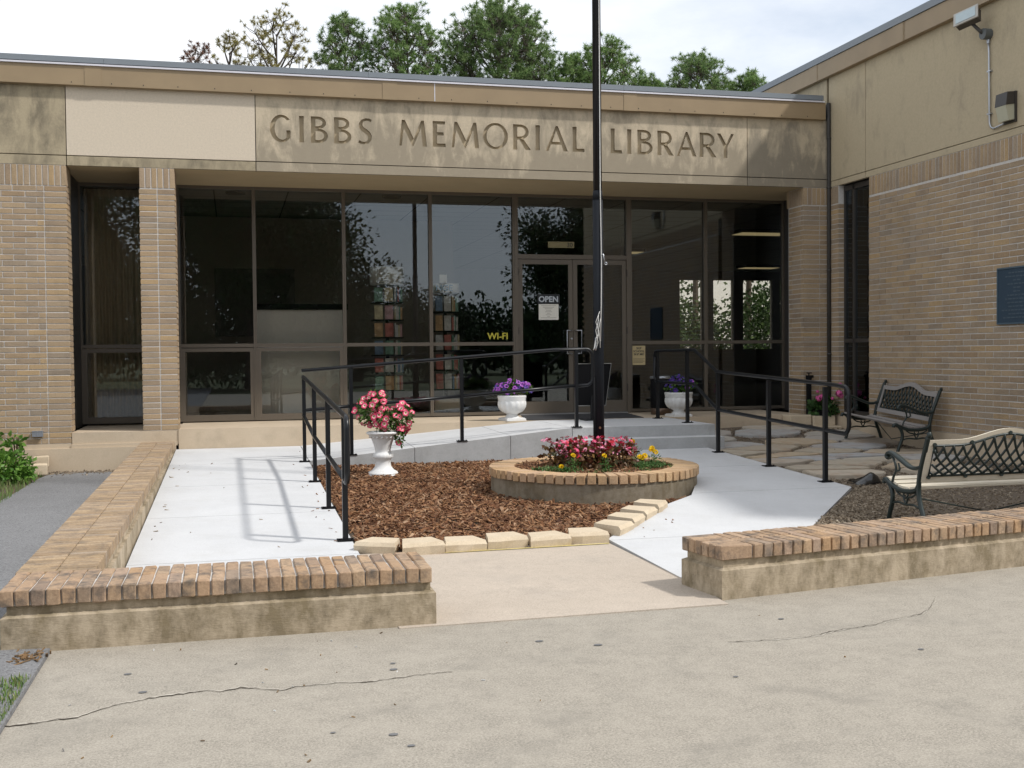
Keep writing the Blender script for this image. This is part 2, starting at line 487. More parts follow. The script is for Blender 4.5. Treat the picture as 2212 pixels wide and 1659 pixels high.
crack([(7.3,-12.0),(7.45,-12.1),(7.5,-12.25)], 0.004, 3).obj('crack', M_crack, plaza)
M_gum = simple('grey_gum_spot', (0.14,0.14,0.14), 0.9, var=0.2)
for i, (x, y, r) in enumerate([(3.445,-11.193,.022),(3.458,-11.079,.016),(4.33,-10.852,.024),(4.627,-11.022,.026),(3.304,-12.193,.022),(3.358,-12.35,.018),(3.054,-12.098,.012),(4.864,-9.953,.02),(2.1,-10.9,.02),(2.2,-11.25,.022),(5.9,-10.75,.02),(6.3,-11.6,.018),(5.1,-11.8,.014)]):
    g = MB()
    n = 10
    g.add([(x + r*(1+.25*noise.noise((i*3.1, k*.9, 0)))*math.cos(2*PI*k/n), y + r*.75*math.sin(2*PI*k/n), ZP+0.004) for k in range(n)], [tuple(range(n))])
    g.obj('gum_spot', M_gum, plaza)

# pinkish entry slab between the low walls
mb = MB()
mb.prism([(3.6,-10.34),(5.76,-10.3),(5.76,-9.72),(5.735,-7.93),(3.6,-7.93)], -0.70, lambda x, y: lerp([(-10.34,-0.574),(-10.1,-0.558),(-7.9,-0.545)], y))
struct('entry_slab', mb, M_slab)
mb = MB()
mb.add([(3.85,-8.1,-0.541),(5.72,-8.06,-0.541),(5.72,-8.03,-0.541),(3.85,-8.075,-0.541)], [(0,1,2,3)])
tag(mb.obj('paint_line', simple('faded_yellow_paint', (0.62,0.52,0.20), 0.85, var=0.4, scale=25)), kind='structure')

# lower ramp: poured slabs with joints
def ramp_slab(x0, x1, y0, y1, zf):
    mb = MB()
    mb.prism([(x0,y0),(x1,y0),(x1,y1),(x0,y1)], -0.72, lambda x, y: zf(x, y))
    return mb
ramp = MB()
ys = [-9.9, -7.98, -5.9, -3.85, -1.88, -0.022]
ramp.box(1.85, 3.61, -9.9, -0.03, -0.73, -0.60)
lr_ = struct('lower_ramp', ramp, M_greyconc)
for a, b in zip(ys, ys[1:]):
    MB().prism([(1.84,a+.004),(3.62,a+.004),(3.62,b-.004),(1.84,b-.004)], -0.72, lambda x, y: z_ramp(y), 0, 1).obj('slab', [M_white, M_greyconc], lr_)
xs = [3.625, 5.05, 6.4, 7.3]
def z_up(x, y):
    t = min(1, max(0, (x-3.62)/3.68))
    return z_ramp(y)*(1-t) + 0.012*t
ur_ = struct('upper_ramp_and_steps', MB().box(3.64, 9.47, -1.87, -.03, -.74, -.60), M_greyconc)
for a, b in zip(xs, xs[1:]):
    MB().prism([(a+.004,-1.88),(b-.004,-1.88),(b-.004,-0.022),(a+.004,-0.022)], -0.72, z_up, 0, 1).obj('slab', [M_white, M_greyconc], ur_)
MB().prism([(7.304,-1.88),(9.48,-1.88),(9.48,-0.022),(7.304,-0.022)], -0.72, 0.012, 0, 1).obj('landing', [M_white, M_greyconc], ur_)
MB().prism([(7.3,-2.2),(9.48,-2.2),(9.48,-1.882),(7.3,-1.882)], -0.72, -0.145, 0, 1).obj('step', [M_white, M_greyconc], ur_)
WALK = [(5.765,-9.74),(6.28,-9.62),(9.22,-6.02),(9.22,-2.203),(7.25,-2.203),(7.32,-3.9),(7.68,-4.75),(7.7,-5.3),(7.3,-6.1),(6.66,-6.72),(5.745,-7.94)]
mb = MB()
def poly_cut(poly, y0, y1):
    def clip(ps, f):
        out = []
        for i in range(len(ps)):
            a, b = ps[i], ps[(i+1) % len(ps)]
            fa, fb = f(a), f(b)
            if fa >= 0: out.append(a)
            if fa*fb < 0:
                t = fa/(fa-fb); out.append((a[0]+(b[0]-a[0])*t, a[1]+(b[1]-a[1])*t))
        return out
    p = clip(poly, lambda q: q[1]-y0)
    return clip(p, lambda q: y1-q[1]) if p else []
WS = []
for a, b in ((-9.8,-8.0),(-8.0,-6.0),(-6.0,-4.1),(-4.1,-2.2)):
    p = poly_cut(WALK, a+.004, b-.004)
    if len(p) > 2: WS.append(MB().prism(p, -0.72, lambda x, y: z_walk(y), 0, 1))
mb.box(6.0, 6.4, -9.3, -8.8, -.74, -.6)
wk_ = struct('walkway', mb, M_greyconc)
for q in WS: q.obj('slab', [M_white, M_greyconc], wk_)

# beds
def in_mulch(x, y):
    if x < 3.66 or y > -1.92 or y < -7.9: return False
    if y < -7.94 + max(0, (x-5.72))*1.28: return False
    if x > 7.2 and y > -3.9: return x < 7.25
    if (x-6.62)**2 + (y+4.883)**2 < 1.17**2: return False
    if x > 6.62 and (x-6.62)**2 + (y+4.883)**2 > 1.25**2 and y < -4.9: return (y > -7.94 + (x-5.72)*1.28 + .1) and x < 7.0
    return x < 7.6
mb = grid(3.6, 7.7, -8.0, -1.86, 41, 61, lambda x, y: z_mulch(y) - .012 + .015*noise.noise((x*2, y*2, 0)), lambda x, y: in_mulch(x, y) or in_mulch(x+.05, y+.05) or in_mulch(x-.05, y-.05))
mb.add([(5.5,-6.2,-.56),(7.7,-6.2,-.56),(7.7,-3.6,-.56),(5.5,-3.6,-.56)], [(0,1,2,3)])
struct('mulch_bed_soil', mb, M_soil)
mb = grid(5.9, 12.5, -10.2, 0.3, 44, 66, lambda x, y: z_bed(y) + .02*noise.noise((x*1.7, y*1.7, 3)))
mb.v = [(x, y, z if x > 9.3 or y < -6.1 and x > 9.22 - (-6.02-y)*0.8167 + .06 else min(z, z_walk(y)-.03)) for x, y, z in mb.v]
mb2 = MB(); mb2.v = mb.v
for f in mb.f:
    cx = sum(mb.v[i][0] for i in f)/4; cy = sum(mb.v[i][1] for i in f)/4
    if cy > -10.17 + .25 + (cx-5.775)*.1638 and (cx > 9.1 or cy < -6.0 and cx > 9.22 - (-6.02-cy)*.8167 - .12): mb2.f.append(f); mb2.m.append(0)
struct('dirt_bed', mb2, M_dirt)
mb = MB()
mb.prism([(-30,-40),(1.638,-40),(1.638,-10.32),(1.35,-10.28),(1.35,-0.06),(0.3,-0.06),(0.14,-0.42),(0.08,-1.0),(0.09,-2.2),(0.06,-3.3),(-0.1,-4.5),(-0.6,-6),(-2,-8),(-30,-9)], -0.75, -0.556)
struct('asphalt_path', mb, M_asphalt)
mb = grid(-6, 0.45, -9.0, 0.0, 40, 50, lambda x, y: -0.56 + .03*noise.noise((x*1.5, y*1.5, 9)) - max(0, x-0.0)*.3 - max(0, (-3-y))*max(0, x+1.2)*.02)
struct('lawn', mb, M_soil)
# grass and weeds patch at the plaza's left edge
def blades(name, n, area, h, mat, zf, seed, label, cat):
    rr = random.Random(seed); mb = MB()
    for _ in range(n):
        x, y = area(rr)
        z = zf(x, y); hh = h*rr.uniform(.4, 1.1); a = rr.uniform(0, 2*PI); w = rr.uniform(.002, .005); b = rr.uniform(.1, .7)*hh
        dx, dy = math.cos(a), math.sin(a)
        mb.add([(x-dy*w, y+dx*w, z-.01), (x+dy*w, y-dx*w, z-.01), (x+dx*b*.4+dy*w*.7, y+dy*b*.4-dx*w*.7, z+hh*.6), (x+dx*b*.4-dy*w*.7, y+dy*b*.4+dx*w*.7, z+hh*.6), (x+dx*b, y+dy*b, z+hh)],
               [(0,1,2,3),(3,2,4)])
    return tag(mb.obj(name, mat), label, cat, kind='stuff')
M_grass = leafmat('grass_blades', [(0.06,0.13,0.025),(0.10,0.18,0.035),(0.15,0.20,0.06),(0.26,0.24,0.11)])
blades('grass', 2600, lambda r: (r.uniform(-1.6, .12) , r.uniform(-3.6, -.5)), .09, M_grass, lambda x, y: -0.55, 5, 'short green grass by the shrub at the left edge', 'grass')
blades('weeds', 1100, lambda r: (1.63 - abs(r.gauss(0, .13)), r.uniform(-12.2, -10.9)), .034, M_grass, lambda x, y: -0.556, 6, 'dry weeds along the left edge of the concrete plaza', 'weeds')

# ================================================================== the library
Y_G = 1.60                                  # glass line
lib = thing('library_building', 'single-storey tan brick library front with stucco fascia and dark glass entrance', 'building', (6.0, 0.0, -0.5))
wing = thing('library_wing', 'taller tan brick wing projecting forward on the right in shade', 'building', (12.6, -4.0, -0.5))
ZS = 3.80
CP = 0.0813
BL, BH, BD = 0.303, 0.0685, 0.09
br_str = [cbox(BL, BD, BH, .0035, .0016, i) for i in range(5)]
for me in br_str: me.materials.append(M_brick)
def place_brick(parent, x, y, z, length=BL, axis='x', depth=BD, rr=rnd, mats=None, name='brick', meshes=None):
    ms = meshes or br_str
    o = put(name, rr.choice(ms), parent, loc=(x, y, z), rot=(0, 0, 0 if axis == 'x' else PI/2), scale=(length/BL, depth/BD, 1))
    return o
class BJ:                                    # bricks too many to pick apart: one joined mesh, every brick a box of its own
    def __init__(s): s.mb = MB()
    def brick(s, x, y, z, length, axis='x', depth=BD, h=BH, rr=rnd):
        j = lambda: rr.uniform(-.002, .002)
        lx, ly = (length, depth) if axis == 'x' else (depth, length)
        s.mb.box(x-lx/2+j(), x+lx/2+j(), y-ly/2+j(), y+ly/2+j(), z-h/2+j()*.5, z+h/2+j()*.5)
# ---- left pier
core = MB(); core.box(-2.9, 0.403, 0.006, 0.40, -0.155, ZS-.002)
pier = core.obj('brick_wall', M_mortar, lib)
N1 = 45
left_ends = []
for c in range(N1):
    z = -0.155 + CP*(c+.5)
    place_brick(pier, 0.263, 0.045, z, 0.297)
    x = 0.103
    if c % 2 == 0:
        place_brick(pier, x-.045, 0.045, z, 0.088); x -= .0995
    else:
        place_brick(pier, x-.118, 0.045, z, 0.237); x -= .248
    while x > -0.62:
        place_brick(pier, x-BL/2, 0.045, z, BL); x -= BL + .0105
    left_ends.append((x, z))
SOL = cbox(BH, BD, 0.285, .0035, .0016, 11); SOL.materials.append(M_brick)
x = 0.412 - .038
while x > -0.62:
    put('soldier_brick', SOL, pier, loc=(x, .045, 3.505+.145)); x -= .0815
bj = BJ()
for c in range(N1):
    z = -0.155 + CP*(c+.5)
    bj.brick(0.367, 0.245, z, 0.29, 'y')
for x, z in left_ends:
    while x - BL > -2.9: bj.brick(x-BL/2, .045, z, BL); x -= BL + .0105
x = -.646
while x > -2.9: bj.mb.box(x-.034, x+.034, 0, .09, 3.51, 3.79); x -= .0815
for k in range(4): bj.mb.box(.33, .413, .095+k*.0813, .095+k*.0813+.07, 3.51, 3.79)
tag(bj.mb.obj('jamb_brick', M_brickj, pier), kind='stuff')
# ---- free column
core = MB(); core.box(1.396, 1.874, 0.006, 0.40, 0.0, ZS-.002)
colm = core.obj('brick_column', M_mortar, lib)
N2 = 43
for c in range(N2):
    z = CP*(c+.5)
    place_brick(colm, 1.386+.122, 0.045, z, 0.244)
    place_brick(colm, 1.386+.254+.122+.004, 0.045, z, 0.244)
for k in range(6): put('soldier_brick', SOL, colm, loc=(1.386+.043+k*.0835, .045, 3.505+.145))
bj = BJ()
for c in range(N2):
    z = CP*(c+.5)
    bj.brick(1.842, 0.245, z, 0.29, 'y'); bj.brick(1.43, 0.245, z, 0.29, 'y')
for k in range(4):
    bj.mb.box(1.80, 1.885, .095+k*.0813, .095+k*.0813+.07, 3.51, 3.79)
tag(bj.mb.obj('jamb_brick', M_brickj, colm), kind='stuff')
# ---- right corner pillar (bricks smaller in view: joined)
core = MB(); core.box(11.942, 12.62, 0.006, 0.52, 0.0, ZS-.002)
pil = core.obj('corner_pillar', M_mortar, lib)
bj = BJ()
for c in range(N2):
    z = CP*(c+.5)
    bj.brick(11.937+.148, 0.045, z, 0.296)
    bj.brick(11.937+.148+.306, 0.045, z, 0.296)
    bj.brick(11.982, 0.245, z, 0.29, 'y'); bj.brick(11.982, 0.45, z, 0.10, 'y')
for k in range(6): bj.mb.box(11.94+k*.0815, 11.94+k*.0815+.07, 0.0, .09, 3.51, 3.79)
for k in range(6): bj.mb.box(11.937, 12.02, .095+k*.0813, .095+k*.0813+.07, 3.51, 3.79)
tag(bj.mb.obj('pillar_brick', M_brickj, pil), kind='stuff')

# ---- fascia: stucco panels with recessed joints
back = MB(); back.box(-3, 12.38, 0.055, 0.30, 3.80, 4.95); back.obj('fascia_core', M_dark, lib)
def pan(x0, x1, z0, z1, mat, name='fascia_panel'):
    b = MB(); b.box(x0+.006, x1-.006, 0.0, 0.06, z0, z1); return b.obj(name, mat, lib)
JX = [-3.0, 0.417, 3.037, 10.922, 12.40]
pan(JX[0], JX[1], 3.945, 4.92, M_pan_a); pan(JX[1], JX[2], 3.945, 4.92, M_pan_b); pan(JX[3], JX[4], 3.945, 4.92, M_pan_d)
for a, b, m in ((JX[0],JX[1],M_pan_a),(JX[1],JX[2],M_pan_a),(JX[2],JX[3],M_pan_c),(JX[3],JX[4],M_pan_d)): pan(a, b, 3.80, 3.932, m, 'fascia_band')
# engraved panel: outline letters cut through the front skin, with a floor behind
def arc(cx, cy, rx, ry, a0, a1, n=16):
    return [(cx+rx*math.cos(R(a0+(a1-a0)*i/n)), cy+ry*math.sin(R(a0+(a1-a0)*i/n))) for i in range(n+1)]
def stroke(pts, ws):
    P = [Vector(p) for p in pts]; L, Q = [], []
    for i, p in enumerate(P):
        d = (P[min(i+1, len(P)-1)] - P[max(i-1, 0)]).normalized(); nrm = Vector((-d.y, d.x))
        L.append(tuple(p + nrm*ws[i]/2)); Q.append(tuple(p - nrm*ws[i]/2))
    return L + Q[::-1]
def glyph(ch, a):          # a = width / height; x in 0..a, y in 0..1
    s = lambda pts: [(x*a, y) for x, y in pts]
    t = 0.175
    if ch == 'I': return [[(0.0,0),(a*.06,.5),(0,1),(a,1),(a*.94,.5),(a,0)]]
    if ch == 'L': return [[(0,0),(.01,.5),(0,1),(t,1),(t*.95,.5),(t,.13),(a-.02,.135),(a,0)]]
    if ch == 'E': return [[(0,0),(.01,.5),(0,1),(a-.02,1),(a-.03,.875),(t,.875),(t,.57),(a-.09,.57),(a-.09,.445),(t,.445),(t,.13),(a-.02,.135),(a,0)]]
    if ch == 'M': return [s([(0,0),(.10,1),(.205,1),(.52,.29),(.80,1),(.895,1),(1,0),(.845,0),(.785,.68),(.51,0),(.475,0),(.17,.66),(.085,0)])]
    if ch == 'A': return [s([(0,0),(.45,1),(.545,1),(1,0),(.80,0),(.70,.255),(.235,.255),(.13,0)]), s([(.285,.365),(.655,.365),(.47,.80)])]
    if ch == 'Y': return [s([(.40,0),(.405,.44),(0,1),(.215,1),(.535,.56),(.84,1),(1,1),(.62,.46),(.625,0)])]
    if ch == 'O': return [arc(a/2, .5, a/2, .52, 0, 354, 47), arc(a/2, .5, a/2-.145, .52-.095, 0, 354, 47)]
    if ch in 'BR':
        x1 = a*.90 if ch == 'B' else a*.88
        yb = .53 if ch == 'B' else .42
        up_o = arc(a*.42, (1+yb)/2, x1-a*.42, (1-yb)/2, 90, -90, 14)
        up_i = [(t, .895), (a*.40, .895)] + arc(a*.40, (1+yb)/2, x1-a*.40-.135, (1-yb)/2-.105, 90, -90, 12) + [(t, yb+.10)]
        if ch == 'B':
            lo_o = arc(a*.46, .27, a-a*.46, .27, 80, -90, 14)
            lo_i = [(t, .445), (a*.44, .445)] + arc(a*.44, .275, a-a*.44-.14, .17, 90, -90, 12) + [(t, .105)]
            return [[(0,0),(.01,.5),(0,1)] + up_o + lo_o, up_i, lo_i]
        return [[(0,0),(.01,.5),(0,1)] + up_o + [(a*.60,.41),(a,0),(a-.225,0),(a*.36,.40),(t,.40),(t,0)], up_i]
    if ch == 'G':
        o = arc(a*.53, .5, a*.53, .52, 42, 318, 30); i = arc(a*.56, .5, a*.53-.15, .42, 312, 48, 30)
        return [o + [(a*.95,.08),(a*.95,.44),(a*.95-.15,.44),(a*.95-.15,.16)] + i]
    if ch == 'S':
        c = [(.93,.90),(.78,.945),(.55,.955),(.33,.91),(.20,.80),(.20,.69),(.33,.585),(.53,.51),(.73,.425),(.835,.32),(.82,.19),(.68,.085),(.46,.048),(.24,.06),(.05,.11)]
        w = [.11,.10,.095,.10,.13,.155,.17,.175,.17,.155,.13,.10,.095,.10,.11]
        return [stroke(s(c), w)]
LET = [('G',3.246,3.56),('I',3.673,3.741),('B',3.843,4.094),('B',4.186,4.443),('S',4.543,4.757),('M',5.167,5.594),('E',5.683,5.887),('M',5.979,6.411),('O',6.472,6.87),('R',6.952,7.239),('I',7.314,7.386),('A',7.482,7.844),('L',7.92,8.122),('L',8.555,8.75),('I',8.833,8.906),('B',9.006,9.269),('R',9.348,9.633),('A',9.684,10.027),('R',10.081,10.379),('Y',10.385,10.685)]
cu = bpy.data.curves.new('engraved_panel_outline', 'CURVE'); cu.dimensions = '2D'; cu.fill_mode = 'BOTH'
cu.extrude = 0.0225
def spl(pts):
    sp = cu.splines.new('POLY'); sp.points.add(len(pts)-1); sp.use_cyclic_u = True
    for p, (x, y) in zip(sp.points, pts): p.co = (x, y, 0, 1)
spl([(3.043,3.945),(10.916,3.945),(10.916,4.92),(3.043,4.92)])
LH = 0.392
for ch, x0, x1 in LET:
    z0 = 4.238 + .012*math.sin(PI*(x0-3.2)/7.5)
    for c in glyph(ch, (x1-x0)/LH): spl([(x0 + x*LH, z0 + y*LH) for x, y in c])
co = bpy.data.objects.new('engraving_tmp', cu); COL.objects.link(co)
dg = bpy.context.evaluated_depsgraph_get()
pm = bpy.data.meshes.new_from_object(co.evaluated_get(dg))
bpy.data.objects.remove(co)
pm.transform(Matrix.Translation((0, .0225, 0)) @ Matrix.Rotation(PI/2, 4, 'X'))
pm.materials.clear(); pm.materials.append(M_pan_c)
ep = put('engraved_panel', pm, lib)
tag(ep, 'stucco fascia panel engraved GIBBS MEMORIAL LIBRARY')
b = MB(); b.box(3.043, 10.916, 0.0455, 0.058, 3.95, 4.915); b.obj('engraving_floor', simple('engraved_stone', (0.43,0.355,0.24), 0.93, var=0.25, scale=6), lib)

# soffit, roof, coping
b = MB()
for xa, xb in ((0.412, 1.395), (1.877, 11.945)):
    b.add([(xa,0.062,3.80),(xb,0.062,3.80),(xb,.40,3.797),(xa,.40,3.797)], [(0,1,2,3)])
b.add([(-1.6,.402,3.797),(12.62,.402,3.797),(12.62,Y_G+.04,3.791),(-1.6,Y_G+.04,3.791)], [(0,1,2,3)])
b.obj('soffit', M_soffit, lib)
b = MB(); b.box(-3, 12.41, 0.06, 18.4, 4.952, 5.20); b.obj('roof', M_edge, lib)
cop = MB(); xs = [-3.0, 0.80, 5.02, 8.86, 12.31]
cop.box(-3, 12.30, -0.07, 0.055, 4.925, 5.19)
cp = cop.obj('coping', M_dark, lib)
for a, c in zip(xs, xs[1:]): MB().box(a+.004, c-.004, -0.085, -0.071, 4.918, 5.192).box(a+.004, c-.004, -.0705, .05, 4.912, 4.9245).obj('coping_section', M_coping, cp)
for xj in (0.80, 5.02, 8.86):
    b = MB(); b.box(xj-.11, xj+.11, -.091, -.086, 4.914, 5.194); b.obj('cover_plate', M_coping, cp)
b = MB(); b.box(5.70, 5.712, -.088, -.0855, 4.92, 5.19); b.obj('sealant_line', M_whitestrip, cp)
b = MB(); b.box(-3, 12.28, -.108, .06, 5.194, 5.218); b.obj('drip_strip', M_whitestrip, cp)
b = MB()
for a, c in zip([-3, 0.95, 4.7, 8.75, 12.26], [0.947, 4.697, 8.747, 12.257, 12.26]): b.box(a, c, -.10, .08, 5.232, 5.31)
b.obj('roof_edge', M_edge, cp)
b = MB()
for k in range(24):
    x = .5 + k*.5 + rnd.uniform(-.05, .05); b.obox((x, -.0862, 4.955), (.012, .003, .016))
b.obj('rivet', M_dark, cp)
# downspout in the corner
b = MB()
b.tube([(12.375,-.055,5.2),(12.375,-.055,4.7),(12.385,-.05,4.5),(12.385,-.045,0.15)], .034, 8)
for z in (4.6, 3.78, 2.4, 1.0): b.tube([(12.384,-.05,z),(12.384,-.05,z+.03)], .041, 8)
b.obj('downspout', M_downspout, lib, True)

# porch slab and plinth of tan concrete
b = MB()
b.box(1.877, 11.93, -0.02, Y_G+.27, -0.60, 0.012)
b.box(11.93, 12.40, -0.02, 0.0, -0.60, -0.002)
pl = b.obj('porch', M_porch, lib)
b = MB(); b.box(0.418, 1.877, -0.004, Y_G+.27, -0.20, -0.002); b.obj('sill', M_porch, pl)
b = MB(); b.box(-2.9, 1.84, -0.06, 0.0, -0.62, -0.222); b.box(-2.9, 0.41, -0.012, 0.4, -.225, -.157); b.box(.41, 1.86, -.03, -.0045, -.221, -.17); b.obj('plinth', M_porch, pl)

# ---- storefront glazing
ZR0, ZR1, ZB, ZT = 1.212, 1.27, 0.03, 3.79
MX = [3.022, 4.460, 5.902, 7.348, 9.437, 10.866]
def frame_bar(x0, x1, z0, z1, d0=-.05, d1=.05): 
    b = MB(); b.box(x0, x1, Y_G+d0, Y_G+d1, z0, z1); return b
def pane(parent, x0, x1, z0, z1, y=Y_G):
    b = MB(); b.box(x0, x1, y-.004, y+.004, z0, z1); return b.obj('pane', M_glass, parent)
bays = [(0.37, 1.44, True), (1.84, MX[0], True), (MX[0], MX[1], True), (MX[1], MX[2], False), (MX[2], MX[3], False), (MX[4], MX[5], False), (MX[5], 12.40, False)]
for x0, x1, vent in bays:
    f = MB()
    w = .028
    f.box(x0+.001, x0+w, Y_G-.055, Y_G+.05, ZB, ZT); f.box(x1-w, x1-.001, Y_G-.055, Y_G+.05, ZB, ZT)
    f.box(x0+w, x1-w, Y_G-.05, Y_G+.05, ZT-.05, ZT); f.box(x0+w, x1-w, Y_G-.05, Y_G+.05, ZB, ZB+.05)
    f.box(x0+w, x1-w, Y_G-.05, Y_G+.05, ZR0, ZR1)
    if vent:
        f.box(x0+w, x1-w, Y_G-.045, Y_G+.04, ZR0-.07, ZR0-.012)
        f.box(x0+w, x0+w+.06, Y_G-.045, Y_G+.04, ZB+.05, ZR0-.07); f.box(x1-w-.06, x1-w, Y_G-.045, Y_G+.04, ZB+.05, ZR0-.07)
        f.box(x0+w+.06, x1-w-.06, Y_G-.045, Y_G+.04, ZB+.05, ZB+.10)
    wo = f.obj('window', M_frame, lib)
    pane(wo, x0+w-.004, x1-w+.004, ZR1-.004, ZT-.046)
    if vent: pane(wo, x0+w+.056, x1-w-.056, ZB+.096, ZR0-.066)
    else: pane(wo, x0+w-.004, x1-w+.004, ZB+.046, ZR0+.004)
# side returns between brick jambs and glass
for x0, x1, y0 in ((0.30,0.37,.40),(1.44,1.50,.40),(1.78,1.84,.40),(12.40,12.46,.52)):
    b = MB(); b.box(x0, x1, y0, Y_G+.05, 0.0, 3.79); b.obj('frame_return', M_framed, lib)
# entrance: transom + two leaves
DT = 2.69
f = MB()
f.box(MX[3]+.001, MX[3]+.065, Y_G-.06, Y_G+.05, .012, ZT); f.box(MX[4]-.065, MX[4]-.001, Y_G-.06, Y_G+.05, .012, ZT)
f.box(MX[3]+.065, MX[4]-.065, Y_G-.05, Y_G+.05, ZT-.05, ZT); f.box(MX[3]+.065, MX[4]-.065, Y_G-.055, Y_G+.05, DT, DT+.075)
ent = f.obj('entrance_frame', M_frame, lib)
pane(ent, MX[3]+.06, MX[4]-.06, DT+.07, ZT-.045)
b = MB(); b.box(MX[3]+.07, MX[4]-.07, Y_G-.09, Y_G+.06, .013, .032); b.obj('threshold', M_steel, ent)
DM = (MX[3]+MX[4])/2
for x0, x1, hx in ((MX[3]+.07, DM-.004, DM-.09), (DM+.004, MX[4]-.07, DM+.09)):
    d = MB(); w = .075
    d.box(x0, x0+w, Y_G-.03, Y_G+.02, .036, DT-.006); d.box(x1-w, x1, Y_G-.03, Y_G+.02, .036, DT-.006)
    d.box(x0+w, x1-w, Y_G-.03, Y_G+.02, DT-.09, DT-.006); d.box(x0+w, x1-w, Y_G-.03, Y_G+.02, .036, .24)
    do = d.obj('door', M_frame, lib)
    pane(do, x0+w-.003, x1-w+.003, .237, DT-.087, Y_G-.004)
    sgn = -1 if hx < DM else 1
    h = MB(); h.tube([(DM+sgn*.045, Y_G-.03, 1.46),(DM+sgn*.045, Y_G-.10, 1.46),(DM+sgn*.13, Y_G-.10, 1.46),(DM+sgn*.13, Y_G-.10, 1.06),(DM+sgn*.045, Y_G-.10, 1.06),(DM+sgn*.045, Y_G-.03, 1.06)], .012, 8)
    h.obj('handle', M_steel, do, True)
    h = MB()
    for z in (.4, 1.4, 2.4): h.tube([((x0-.012 if sgn < 0 else x1+.012), Y_G-.05, z), ((x0-.012 if sgn < 0 else x1+.012), Y_G-.05, z+.12)], .012, 8)
    h.obj('hinge', M_framed, do)
b = MB(); b.tube([(DM-.03, Y_G-.031, 1.32), (DM-.03, Y_G-.045, 1.32)], .018, 10); b.obj('lock', M_steel, ent)

# ---- wing: brick wall, window slot, fascia, coping
WX = 12.412
core = MB(); core.box(WX+.006, WX+.38, -10.3, -1.215, -0.10, ZS-.002); core.box(WX+.006, WX+.30, -0.30, 0.0, 0.0, ZS-.002)
ww = core.obj('brick_wall', M_mortar, wing)
spots = []
N3 = 44
for c in range(N3):
    z = -0.10 + CP*(c+.5)
    spots.append((-1.21-.15, z, .297)); y = -1.52
    if c % 2: spots.append((y-.075, z, .148)); y -= .158
    while y > -10.2:
        spots.append((y-BL/2, z, BL)); y -= BL + .0105
vis = [s for s in spots if s[0] > -4.95]
near = sorted(vis, key=lambda s: s[0])[:300]
nset = set(near)
for y, z, L in near: place_brick(ww, WX+.045, y, z, L, 'y')
bj = BJ()
for s in spots:
    if s not in nset: bj.brick(WX+.045, s[0], s[1], s[2], 'y')
for c in range(N2): bj.brick(WX+.152, -.152, CP*(c+.5), .30, 'y', .304)
y = -1.25
SOLW = SOL
k = 0
while y > -10.2:
    if y > -4.95: put('soldier_brick', SOLW, ww, loc=(WX+.045, y, 3.65), rot=(0,0,PI/2))
    else: bj.mb.box(WX, WX+.09, y-.036, y+.036, 3.51, 3.79)
    y -= .0815
for k in range(3): bj.mb.box(WX, WX+.304, -.05-k*.098-.045, -.05-k*.098+.045, 3.51, 3.79)
tag(bj.mb.obj('far_brick', M_brickj, ww), kind='stuff')
b = MB(); b.box(WX-.05, WX+.4, -10.3, -1.0, -0.62, -0.104); b.box(WX-.02, WX+.4, -1.0, -.02, -.62, -.004); b.obj('footing', M_porch, wing)
f = MB()
f.box(WX+.10, WX+.16, -.33, -.30, 0.0, 3.78); f.box(WX+.10, WX+.16, -1.215, -1.17, 0.0, 3.78); f.box(WX+.10, WX+.16, -.62, -.57, 0.0, 3.78)
f.box(WX+.10, WX+.16, -1.17, -.33, 1.20, 1.26); f.box(WX+.10, WX+.16, -1.17, -.33, 3.70, 3.78); f.box(WX+.10, WX+.16, -1.17, -.33, 0.0, .08)
wo = f.obj('window', M_framed, wing)
for z0, z1 in ((.075, 1.205), (1.255, 3.705)):
    b = MB(); b.box(WX+.126, WX+.134, -1.172, -.328, z0, z1); b.obj('pane', M_glass, wo)
b = MB(); b.box(WX+.5, WX+.55, -1.3, -.2, -.1, 3.8); b.obj('blind', simple('dark_blind', (0.06,0.05,0.04), 0.8), wing)
b = MB(); b.box(WX+.055, WX+.3, -10.3, 18.3, 3.802, 5.64); b.obj('fascia_core', M_dark, wing)
wj = [0.0, -1.118, -5.6, -10.3]
for a, c in zip(wj, wj[1:]):
    b = MB(); b.box(WX, WX+.06, c+.006, a-.006, 3.902, 5.63); b.obj('fascia_panel', M_pan_w, wing)
    b = MB(); b.box(WX, WX+.06, c+.006, a-.006, 3.80, 3.89); b.obj('fascia_band', M_pan_w, wing)
b = MB(); b.box(WX-.002, WX+.055, 0.062, 18.3, 3.802, 5.63); b.obj('fascia_panel', M_pan_w, wing)
cop = MB()
cop.box(WX-.075, WX+.055, -10.3, 18.3, 5.633, 5.90)
wc = cop.obj('coping', M_dark, wing)
for a, c in ((-10.3,-6.6),(-6.59,-2.32),(-2.31,0.35),(0.36,4.0),(4.01,18.3)): MB().box(WX-.09, WX-.076, a, c, 5.628, 5.90).box(WX-.0755, WX+.05, a, c, 5.622, 5.6325).obj('coping_section', M_coping, wc)
for yj in (-2.15, 0.35):
    b = MB(); b.box(WX-.096, WX-.0905, yj-.13, yj+.13, 5.624, 5.902); b.obj('cover_plate', M_coping, wc)
b = MB(); b.box(WX-.11, WX+.08, -10.3, 18.3, 5.906, 6.01); b.obj('roof_edge', M_edge, wc)
b = MB(); b.box(WX+.06, 24.5, -10.3, 18.4, 5.64, 5.90); b.obj('roof', M_edge, wing)
b = MB(); b.box(WX+.3, 24.4, -10.3, -10.1, -.6, 5.64); b.box(24.2, 24.4, -10.1, -.02, -.6, 5.64); b.obj('end_wall', M_brickj, wing)

